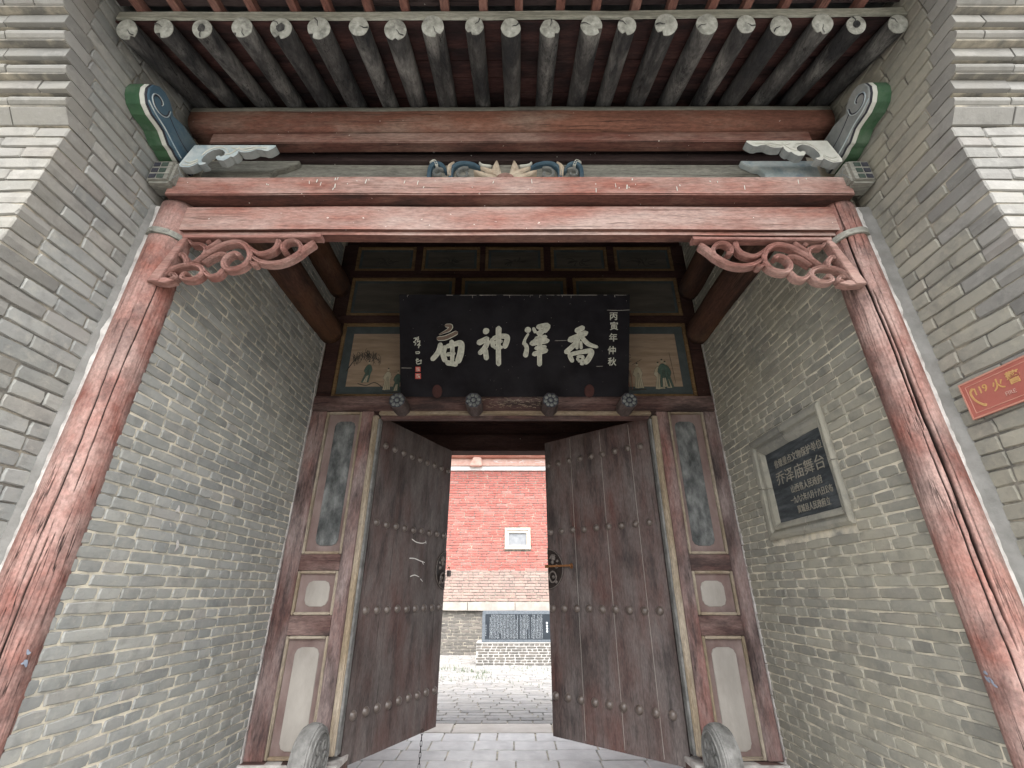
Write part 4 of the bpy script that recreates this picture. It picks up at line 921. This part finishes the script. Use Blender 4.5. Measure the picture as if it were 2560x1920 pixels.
# padlock hooked on the left leaf's plate and chain below that leaf
mxl = Matrix.Translation((-1.25, 4.10, H - 1.152)) @ Matrix.Rotation(AL, 4, 'Z')
pd = thing('padlock', 'small steel padlock hanging at the free edge of the left door leaf', 'padlock', mxl @ Vector((1.24, -.03, 1.33)))
mb = MB(); mb.box(1.225, 1.275, -.055, -.025, 1.30, 1.362); mb.v = [tuple(mxl @ Vector(v)) for v in mb.v]; part('lock_body', mb, M['steel'], pd, bev=.006)
mb = MB(); mb.tube([(1.24 + .016 * math.cos(a), -.04, 1.37 + .024 * math.sin(a)) for a in [math.pi * k / 10 for k in range(11)]], .0045, 8); mb.v = [tuple(mxl @ Vector(v)) for v in mb.v]; part('shackle', mb, M['rust'], pd)
cb_ = mxl @ Vector((.995, -.012, 0.03))
chn = thing('chain', 'thin dark iron chain dangling below the left door leaf', 'chain', cb_ - Vector((0, 0, .28)))
for i in range(7):
    mb = MB(); z = cb_.z - .02 - i * .041; n = 16; pts = []
    for k in range(n + 1):
        a = 2 * math.pi * k / n; u = .0085 * math.cos(a); v = .0185 * math.sin(a) + (.006 if math.sin(a) > 0 else -.006); q = R(20 + 90 * (i % 2))
        pts.append((cb_.x + u * math.cos(q) - .0012 * i, cb_.y + u * math.sin(q), z + v))
    mb.tube(pts, .0028, 6, caps=False); part('chain_link', mb, M['iron'], chn, smooth_=True)

# ---- name board
nb = thing('name_board', 'black name board with four big pale characters, tilted forward over the door', 'name board', (0.005, 3.93, H + 1.66))
UPV = Vector((0, -.43, .842)).normalized(); NRM = Vector((0, -UPV.z, UPV.y)); O0 = Vector((.005, 3.925, H + 1.665))
if NRM.y > 0: NRM = -NRM
BW, BH = 2.145, .955
def B3(u, v, d): return O0 + Vector((1, 0, 0)) * u + UPV * v - NRM * d
mb = MB(); mb.prism([(-BW / 2, 0), (BW / 2, 0), (BW / 2, BH), (-BW / 2, BH)], B3, 0, .045); part('board', mb, M['board'], nb, bev=.003)
pc = lambda x, y: ((x - 1087) / 2030 * 2.145, (975 - y) / 902 * .955)
PX = 2.145 / 2030
PR = [(-.5, 0), (-.46, -1), (-.36, -.9), (.36, -.9), (.46, -1), (.5, 0)]
CH = [
 ('temple', [([(472, 346), (524, 350), (508, 382), (470, 402), (420, 426)], [26, 38, 34, 22, 10], 1), ([(400, 460), (480, 452), (586, 402)], [36, 42, 38], 1), ([(437, 495), (412, 580), (350, 652)], [40, 44, 40], 0), ([(478, 520), (455, 590), (478, 668)], [38, 48, 44], 0), ([(478, 532), (560, 508), (615, 505), (610, 590), (580, 678)], [34, 42, 52, 56, 52], 0), ([(475, 672), (530, 678), (585, 690)], [44, 44, 40], 0), ([(480, 602), (565, 588)], 34, 0), ([(530, 470), (538, 560), (535, 670)], [40, 38, 32], 0)]),
 ('god', [([(820, 372), (850, 415)], [52, 66], 0), ([(755, 505), (862, 452)], [50, 42], 0), ([(858, 470), (825, 540), (768, 598)], [42, 44, 38], 0), ([(828, 545), (840, 650)], [42, 44], 0), ([(885, 455), (900, 540)], [36, 38], 0), ([(890, 462), (960, 440), (1022, 448), (1005, 520), (985, 540)], [34, 40, 46, 46, 30], 0), ([(900, 497), (985, 480)], 28, 0), ([(900, 540), (985, 536)], 30, 0), ([(948, 350), (944, 520), (946, 702)], [52, 42, 44], 0)]),
 ('marsh', [([(1200, 358), (1210, 408)], [52, 60], 0), ([(1212, 412), (1178, 470), (1172, 520)], [18, 22, 42], 0), ([(1175, 500), (1195, 545), (1180, 625)], [36, 36, 48], 0), ([(1250, 362), (1275, 412)], [26, 30], 0), ([(1278, 362), (1378, 348), (1345, 408)], [40, 48, 34], 0), ([(1280, 416), (1345, 404)], 38, 0), ([(1312, 362), (1315, 405)], 24, 0), ([(1345, 365), (1335, 405)], 20, 0), ([(1262, 462), (1375, 440)], 32, 0), ([(1220, 505), (1395, 474)], [46, 42], 0), ([(1250, 470), (1300, 500)], 24, 0), ([(1262, 548), (1370, 530)], 34, 0), ([(1242, 602), (1382, 558)], [40, 42], 0), ([(1312, 420), (1308, 560), (1308, 705)], [40, 40, 42], 0)]),
 ('high', [([(1620, 398), (1705, 358)], [44, 46], 0), ([(1558, 480), (1735, 402)], [52, 46], 0), ([(1660, 392), (1635, 490), (1530, 590)], [38, 40, 44], 0), ([(1672, 435), (1735, 505), (1826, 536)], [36, 40, 22], 0), ([(1642, 480), (1638, 555)], 26, 0), ([(1672, 480), (1676, 555)], 26, 0), ([(1575, 580), (1580, 620), (1605, 668)], [36, 40, 34], 0), ([(1580, 598), (1680, 578), (1765, 572), (1740, 640), (1700, 680)], [34, 36, 46, 48, 44], 0), ([(1640, 628), (1650, 655)], 24, 0), ([(1635, 622), (1690, 618), (1685, 655)], 25, 0), ([(1645, 656), (1690, 658)], 25, 0), ([(1665, 680), (1700, 682)], 26, 0)]),
]
for nm, strokes in CH:
    mb = MB()
    for i, (pts, w, mi) in enumerate(strokes):
        w = w if isinstance(w, list) else [w] * len(pts)
        off = -.001 - .0007 * i
        e = [x * PX * 1.06 for x in w]; f = [x * PX * .76 for x in w]; P_ = [pc(*p) for p in pts]
        mb.ribbon(P_, e, lambda u, v, d: B3(u, v, d + off), .004, mi=2, prof=[(-.5, 0), (-.46, -1), (.46, -1), (.5, 0)])
        mb.ribbon(P_, f, lambda u, v, d: B3(u, v, d + off - .0042), .0006, mi=mi, prof=[(-.5, 0), (-.46, -1), (.46, -1), (.5, 0)])
    part('character', mb, [M['letter'], M['letter_br'], M['letter_e']], nb)
rot_b = (math.atan2(-NRM.y, NRM.z) if False else math.pi / 2 + math.atan2(.43, .842), 0, 0)
mb_ins = []
for i, chx in enumerate('丙寅年仲秋'):
    x, y = ((1960, 268), (1965, 355), (1958, 455), (1948, 568), (1950, 668))[i]; u, v = pc(x, y)
    text('inscription', chx, .08, B3(u, v, -.0025), rot_b, M['letter'], nb, ext=.001, off=.0012)
mb = MB(); f_ = lambda u, v, d: B3(u, v, d - .002)
for pts in ([(195, 460), (215, 455), (210, 480), (196, 490), (215, 500), (205, 520)], [(228, 445), (222, 470), (245, 462)], [(240, 440), (232, 480), (255, 478)], [(222, 490), (250, 485), (240, 510), (225, 520)], [(250, 495), (238, 545)], [(230, 510), (258, 520)],
            [(208, 580), (240, 575), (245, 588), (212, 592)], [(212, 650), (240, 640)], [(225, 630), (222, 680), (250, 680), (265, 672)], [(215, 668), (245, 655), (262, 650), (255, 670)]):
    mb.ribbon([pc(*p) for p in pts], 8 * PX, f_, .0012)
part('signature', mb, M['letter'], nb, kind='stuff')
for (x, y, w) in ((232, 730, 44), (232, 790, 50)):
    mb = MB(); a, b = pc(x, y); h = w * PX / 2
    mb.prism([(a - h, b - h), (a + h, b - h), (a + h, b + h), (a - h, b + h)], B3, -.003, 0)
    for pts in ([(-.7, .5), (.7, .5)], [(-.7, 0), (.2, 0), (.2, -.6)], [(-.6, -.6), (-.1, -.6)], [(.5, .1), (.5, -.7)]): mb.ribbon([(a + p * h, b + q * h) for p, q in pts], .006, lambda u, v, d: B3(u, v, d - .003), .001, mi=1)
    part('seal', mb, [M['seal'], M['letter']], nb)
for (x, y) in ((402, 925), (1750, 922)):
    mb = MB(); a, b = pc(x, y); mb.prism([(a + .046 * math.cos(R(k * 20)), b + .062 * math.sin(R(k * 20)) - .0) for k in range(18)], B3, -.012, 0); part('oval_stay', mb, M['maroon'], nb, bev=.003)
mb = MB(); r = random.Random(2)
for i in range(26):
    u = r.uniform(-BW / 2, BW / 2 - .05); mb.ribbon([(u, BH - .006), (u + r.uniform(.01, .12), BH - .007)], r.uniform(.002, .005), lambda u, v, d: B3(u, v, d - .0005), .0006)
    if i % 3 == 0: mb.ribbon([(u, BH - .006), (u, BH - r.uniform(.02, .035))], .003, lambda u, v, d: B3(u, v, d - .0005), .0006)
for pts in ([(1900, 210), (2000, 213), (2108, 208)], [(1440, 478), (1550, 476)], [(80, 718), (180, 720)], [(1810, 705), (1870, 703)]): mb.ribbon([pc(*p) for p in pts], .004, lambda u, v, d: B3(u, v, d - .0005), .0006)
for i in range(50):
    u, v = r.uniform(-BW / 2, BW / 2), r.uniform(.05, BH); mb.ribbon([(u, v), (u + r.uniform(.001, .006), v + r.uniform(-.003, .003))], r.uniform(.0015, .004), lambda u, v, d: B3(u, v, d - .0005), .0005)
part('scuff_marks', mb, M['inset'], nb)

# ---- drum stones in front of the door jambs
for s, lab in ((-1, 'carved grey drum stone at the foot of the left door jamb'), (1, 'carved grey drum stone at the foot of the right door jamb')):
    xa = MX(-1.39, s); xb = MX(-1.262, s); t = thing('drum_stone', lab, 'drum stone', ((xa + xb) / 2, 3.72, 0), 'drum stones at the door')
    mb = MB(); n = 40; cy, cz, r0 = 3.68, H - .995, .2; x0, x1 = min(xa, xb), max(xa, xb)
    w_ = x1 - x0; prof = [(x0, .84), (x0 + w_ * .05, .93), (x0 + w_ * .14, .93), (x0 + w_ * .16, .97), (x0 + w_ * .24, .985), (x0 + w_ * .26, 1.0), (x0 + w_ * .38, 1.015), (x0 + w_ * .5, 1.025), (x1 - w_ * .38, 1.015), (x1 - w_ * .26, 1.0), (x1 - w_ * .24, .985), (x1 - w_ * .16, .97), (x1 - w_ * .14, .93), (x1 - w_ * .05, .93), (x1, .84)]
    vs = [(x, cy + r0 * k * math.cos(2 * math.pi * i / n), cz + r0 * k * math.sin(2 * math.pi * i / n)) for (x, k) in prof for i in range(n)]
    fs = [[j * n + i, j * n + (i + 1) % n, (j + 1) * n + (i + 1) % n, (j + 1) * n + i] for j in range(len(prof) - 1) for i in range(n)] + [list(range(n)), list(range((len(prof) - 1) * n, len(prof) * n))]
    mb.add(vs, fs); part('drum', mb, M['stone'], t, wob=.002, wobs=12)
    mb = MB()
    for xs, sg in ((xa, -1), (xb, 1)):
        sg = sg if xb > xa else -sg
        to3 = lambda u, v, d: (xs - sg * d, cy + u, cz + v)
        mb.ribbon([(.155 * math.cos(2 * math.pi * i / 30), .155 * math.sin(2 * math.pi * i / 30)) for i in range(31)], .015, to3, .008, n=60, taper=False)
        for k in range(6):
            a = k * math.pi / 3; mb.ribbon(arc(.08 * math.cos(a), .08 * math.sin(a), .045, .014, math.degrees(a) - 90, math.degrees(a) + 200, 9), .013, to3, .01)
        mb.dome((0, 0), .035, .014, to3)
    part('relief_carving', mb, M['stone'], t)
    mb = MB(); mb.box(x0 - .04, x1 + .04, 3.42, 3.9, 0, cz - .19); mb.box(x0 - .012, x1 + .012, 3.52, 3.85, cz - .19, cz - .11); part('plinth', mb, M['stone'], t, bev=.012, wob=.004, wobs=6)

# ---- inscribed tablet set in the right passage wall
tb = thing('wall_tablet', 'black inscribed stone tablet in a moulded frame on the right passage wall', 'stone tablet', (1.89, 3.05, H + .35), None)
XT = 1.89
TY = lambda u, v, d: (XT + d, u, v)          # d < 0 comes out of the wall
mb = MB(); mb.box(XT + .0035, XT + .06, 2.655, 3.345, H + .435, H + .94); part('slab', mb, M['slate'], tb, bev=.003)
def moulding(name, p0, p1, q0, q1):            # outer edge p0-p1, inner edge q0-q1
    pr = [(0, .0), (0, -.016), (.18, -.028), (.4, -.026), (.45, -.008), (.55, -.006), (.62, -.02), (.8, -.018), (1, -.001), (1, .03)]
    mb = MB(); vs = []
    for t_ in (0, .25, .5, .75, 1):
        a = Vector(p0).lerp(Vector(p1), t_); b = Vector(q0).lerp(Vector(q1), t_)
        for k, d in pr: c_ = a.lerp(b, k); vs.append(TY(c_.x, c_.y, d))
    m = len(pr); fs = [[i * m + j, i * m + j + 1, (i + 1) * m + j + 1, (i + 1) * m + j] for i in range(4) for j in range(m - 1)]
    mb.add(vs, fs); part(name, mb, M['brick_r'], tb, wob=.003, wobs=14)
o_ = [(2.598, H + .342), (3.502, H + .342), (3.502, H + 1.078), (2.598, H + 1.078)]; i_ = [(2.665, H + .445), (3.335, H + .445), (3.335, H + .935), (2.665, H + .935)]
for k in range(4):
    p0, p1, q0, q1 = o_[k], o_[(k + 1) % 4], i_[k], i_[(k + 1) % 4]
    for (ta, tb_) in ((0, .5), (.5, 1)):
        l = lambda a, b, t_: (a[0] + (b[0] - a[0]) * t_, a[1] + (b[1] - a[1]) * t_)
        moulding('frame_moulding', l(p0, p1, ta + .003), l(p0, p1, tb_ - .003), l(q0, q1, ta + .003), l(q0, q1, tb_ - .003))
rt = (R(90), 0, R(-90))
for body, yc, zc, sz, sx in (('省级重点文物保护单位', 2.97, .832, .062, .9), ('乔泽庙舞台', 2.985, .728, .098, 1.15), ('山西省人民政府', 2.95, .632, .058, .85), ('一九八六年八月十八日公布', 2.93, .562, .052, .72), ('翼城县人民政府立', 2.93, .495, .054, .8)):
    text('inscription', body, sz, (XT + .0025, yc, H + zc), rt, M['slate_t'], tb, ext=.001, off=0, sx=sx)

# ---- fire sign on the right pier
fs_ = thing('fire_sign', 'faded red fire alarm sign with yellow characters on the right pier', 'sign', (2.085, 1.75, H + .79))
XS = 2.078
mb = MB(); mb.box(XS - .006, XS + .004, 1.36, 1.93, H + .705, H + .875); part('plate', mb, M['sign'], fs_, bev=.002)
mb = MB(); e = XS - .0075
for (a, b, c, d) in ((1.36, 1.93, .705, .712), (1.36, 1.93, .868, .875), (1.923, 1.93, .712, .868)): mb.box(e, e + .003, a, b, H + c, H + d)
for (a, b, c, d) in ((1.36, 1.905, .727, .7305), (1.36, 1.905, .85, .8535), (1.9015, 1.905, .7305, .85)): mb.box(e + .0005, e + .003, a, b, H + c, H + d)
part('rim', mb, M['sign_l'], fs_)
mb = MB(); f_ = lambda u, v, d: (XS - .0065 + d, u, v)
mb.ribbon([(1.872, H + .835), (1.89, H + .82), (1.885, H + .785), (1.862, H + .755), (1.845, H + .745)], [.014, .01, .009, .01, .015], f_, .001, mi=0); part('phone_symbol', mb, M['sign_y'], fs_)
text('lettering', '119', .045, (XS - .007, 1.845, H + .815), rt, M['sign_y'], fs_, ext=.0006, off=.0008); text('lettering', '火', .052, (XS - .007, 1.768, H + .805), rt, M['sign_y'], fs_, ext=.0006, off=.001); text('lettering', '警', .058, (XS - .007, 1.7, H + .808), rt, M['sign_y'], fs_, ext=.0006, off=.001)
text('lettering', 'FIRE', .025, (XS - .007, 1.735, H + .757), rt, M['sign_p'], fs_, ext=.0006)

# ---- dark inside of the gate beyond the door
gi = thing('rear_beam_wall', 'dark board wall over the rear opening behind the door leaves', 'board wall', (0, 6.4, H + 1.86))
mb = MB(); mb.box(-1.9, 1.89, 6.35, 6.6, H + 1.852, H + 2.1, seg=12); part('rear_beam', mb, M['frame_dk'], gi, bev=.01)
z = 2.103
for k, h in enumerate((.2, .24, .22, .25, .24)):
    mb = MB(); mb.box(-1.9, 1.89, 6.42 + .006 * (k % 2), 6.47, H + z, H + z + h - .008, seg=8); part('plank', mb, M['frame_dk'], gi, bev=.003); z += h

# ================================================================== COURTYARD
rw = thing('red_brick_building', 'red washed brick building across the courtyard, seen between the door leaves', 'building', (0, 14.3, 0))
mb = MB(); mb.box(-7, 7, 14.21, 15.0, 0, H + 3.49); part('wall_core', mb, M['mortar_d'], rw)
FRONT = lambda Y: (lambda u, v, d: (u, Y - d, v)); vw = lambda p: -.145 * p.y < p.x < .085 * p.y
VENT = (-.28, .495, H + 1.135, H + 1.755)
brickwork(rw, courses(-5, 5, H + .56, H + 3.487, .0765, .011, [.31, .29, .3], 41, .02, VENT), FRONT(14.2), (0, 0, 0), M['brick_red'], 'red_brick', 300, .004, 42, vw)
brickwork(rw, courses(-5, 5, H - .24, H + .56, .0765, .011, [.3, .15], 43, .02), FRONT(14.2), (0, 0, 0), M['brick_buff'], 'buff_brick', 200, .004, 44, vw)
brickwork(rw, courses(-5, 5, 0.0, H - .475, .0765, .011, [.3, .28], 45, .02), FRONT(14.16), (0, 0, 0), M['brick_base'], 'base_brick', 200, .004, 46, lambda p: vw(p) and p.x < -.9)
mb = MB(); mb.box(-7, 7, 14.165, 14.205, 0, H - .475); part('base_core', mb, M['mortar_d'], rw)
lb = courses(-5, 5, H - .47, H - .25, .222, .01, [1.4, 1.7], 47, .1)
brickwork(rw, lb, FRONT(14.06), (0, 0, 0), M['ledge'], 'ledge_stone', 20, .004, 48)
mb = MB(); mb.box(-7, 7, 14.15, 14.6, H + 3.49, H + 3.625, seg=8); part('white_band', mb, M['whitep'], rw)
mb = MB(); mb.box(-7, 7, 14.1, 14.6, H + 3.627, H + 3.85, seg=8); part('painted_board', mb, M['pinkband'], rw)
mb = MB(); r = random.Random(8)
for x in (-.1, .35, .8, -.5): 
    for k in range(4): mb.ribbon([(x + r.uniform(-.2, .2), H + 3.68 + r.uniform(0, .1)), (x + r.uniform(-.2, .2), H + 3.72 + r.uniform(0, .1))], .008, XZ(14.1), .003)
part('faded_lines', mb, M['whitep'], rw)
mb = MB(); mb.box(-7, 7, 13.98, 14.3, H + 3.853, H + 4.12, seg=20); part('red_beam', mb, M['pinkbeam'], rw, bev=.02)
mb = MB(); mb.prism([(-1.40, H + 3.585), (-1.0, H + 3.585), (-1.03, H + 3.86), (-1.28, H + 3.875)], XZ(13.95), 0, .2); part('beam_block', mb, M['pinkband'], rw, bev=.02)
mb = MB(); mb.box(-7, 7, 13.6, 15.2, H + 4.3, H + 4.42); part('roof_edge', mb, M['tile'], rw)
mb = MB()
for x in range(-30, 31): mb.tube([(x * .22, 13.3, H + 4.26), (x * .22, 14.6, H + 4.6)], .06, 10)
part('roof_rafters', mb, M['flyraft'], rw)
v = MB(); v.box(-.275, .49, 14.20, 14.24, H + 1.14, H + 1.75); vn = part('vent_window', v, M['pane'], rw)
v = MB(); w = .07
for (a, b, c, d) in ((-.275, -.205, 1.14, 1.75), (.42, .49, 1.14, 1.75), (-.205, .42, 1.68, 1.75), (-.205, .42, 1.14, 1.21)): v.box(a, b, 14.15, 14.21, H + c, H + d)
for (a, b, c, d) in ((-.2, -.155, 1.215, 1.675), (.37, .415, 1.215, 1.675), (-.155, .37, 1.6, 1.675), (-.155, .37, 1.215, 1.26)): v.box(a, b, 14.165, 14.205, H + c, H + d)
part('vent_frame', v, M['vent'], vn, bev=.006)
# plinth of white-jointed brick and the black stele on it
pl = thing('stele_plinth', 'low brick plinth with thick white joints under the black stele', 'brick plinth', (.5, 12.5, 0))
mb = MB(); mb.box(-.89, 2.1, 12.312, 12.9, 0, H - 1.1); mb.box(-.89, 2.1, 12.3, 12.9, H - 1.1, H - 1.085); part('mortar_core', mb, M['mortar_w'], pl)
brickwork(pl, courses(-.885, 2.1, .005, .45, .0565, .016, [.235, .125], 51, .02), FRONT(12.303), (0, 0, 0), M['brick_base'], 'brick', 200, .002, 52)
sb = thing('black_stele', 'wide blue black stone stele with columns of white writing', 'stele', (.5, 12.45, H - 1.084))
mb = MB(); mb.box(-.765, 2.0, 12.33, 12.6, H - 1.083, H - .418); part('slab', mb, M['stele_f'], sb, bev=.01)
mb = MB(); mb.box(-.69, 1.93, 12.322, 12.335, H - 1.02, H - .485); part('polished_face', mb, M['stele'], sb)
mb = MB(); r = random.Random(4); x = -.575
while x < .7:                                  # too small to read in the photograph: columns of white flecks
    if r.random() > .12:
        z = H - .5 - (r.uniform(.02, .12) if r.random() < .25 else 0); zb = H - 1.0 + (0 if r.random() < .8 else r.uniform(0, .2))
        while z > zb:
            for q in range(2): a, b = r.uniform(-.008, .004), r.uniform(0, .006); mb.box(x + a, x + a + r.uniform(.005, .012), 12.3205, 12.3225, z - b - r.uniform(.003, .007), z - b)
            z -= .0165
    x += .0345
for k in range(7): z = H - .72 - .036 * k; mb.box(-.677, -.667, 12.3205, 12.3225, z - .012, z)
for k in range(4): z = H - .66 - .06 * k; mb.box(.772, .812, 12.3205, 12.3225, z - .03, z); mb.box(.785, .8, 12.32, 12.3225, z - .042, z + .006)
part('inscription', mb, M['whitetext'], sb, kind='stuff')
# grass sprouting between the pavers
gm = MB(); r = random.Random(6)
for (x, y, n, sp) in ((-1.4, 11.8, 90, .22), (-1.2, 11.6, 40, .14), (-.9, 11.3, 60, .18), (-.66, 11.2, 50, .14), (-.68, 10.55, 50, .18), (-1.25, 10.45, 40, .2), (.1, 11.85, 25, .14), (.55, 11.5, 15, .2), (-.3, 10.0, 20, .3), (.4, 9.9, 12, .3), (-.2, 12.1, 20, .4)):
    for i in range(int(n * .7)):
        gx, gy = x + r.gauss(0, sp), y + r.gauss(0, sp * .7); h = r.uniform(.02, .09); a = r.uniform(0, 6.28); l = h * r.uniform(.2, .8)
        gm.add([(gx - .005 * math.sin(a), gy + .005 * math.cos(a), -.005), (gx + .005 * math.sin(a), gy - .005 * math.cos(a), -.005), (gx + l * math.cos(a), gy + l * math.sin(a), h)], [[0, 1, 2]])
tag(part('grass', gm, M['grass']), 'sparse green grass sprouting between the courtyard pavers', 'grass', kind='stuff')
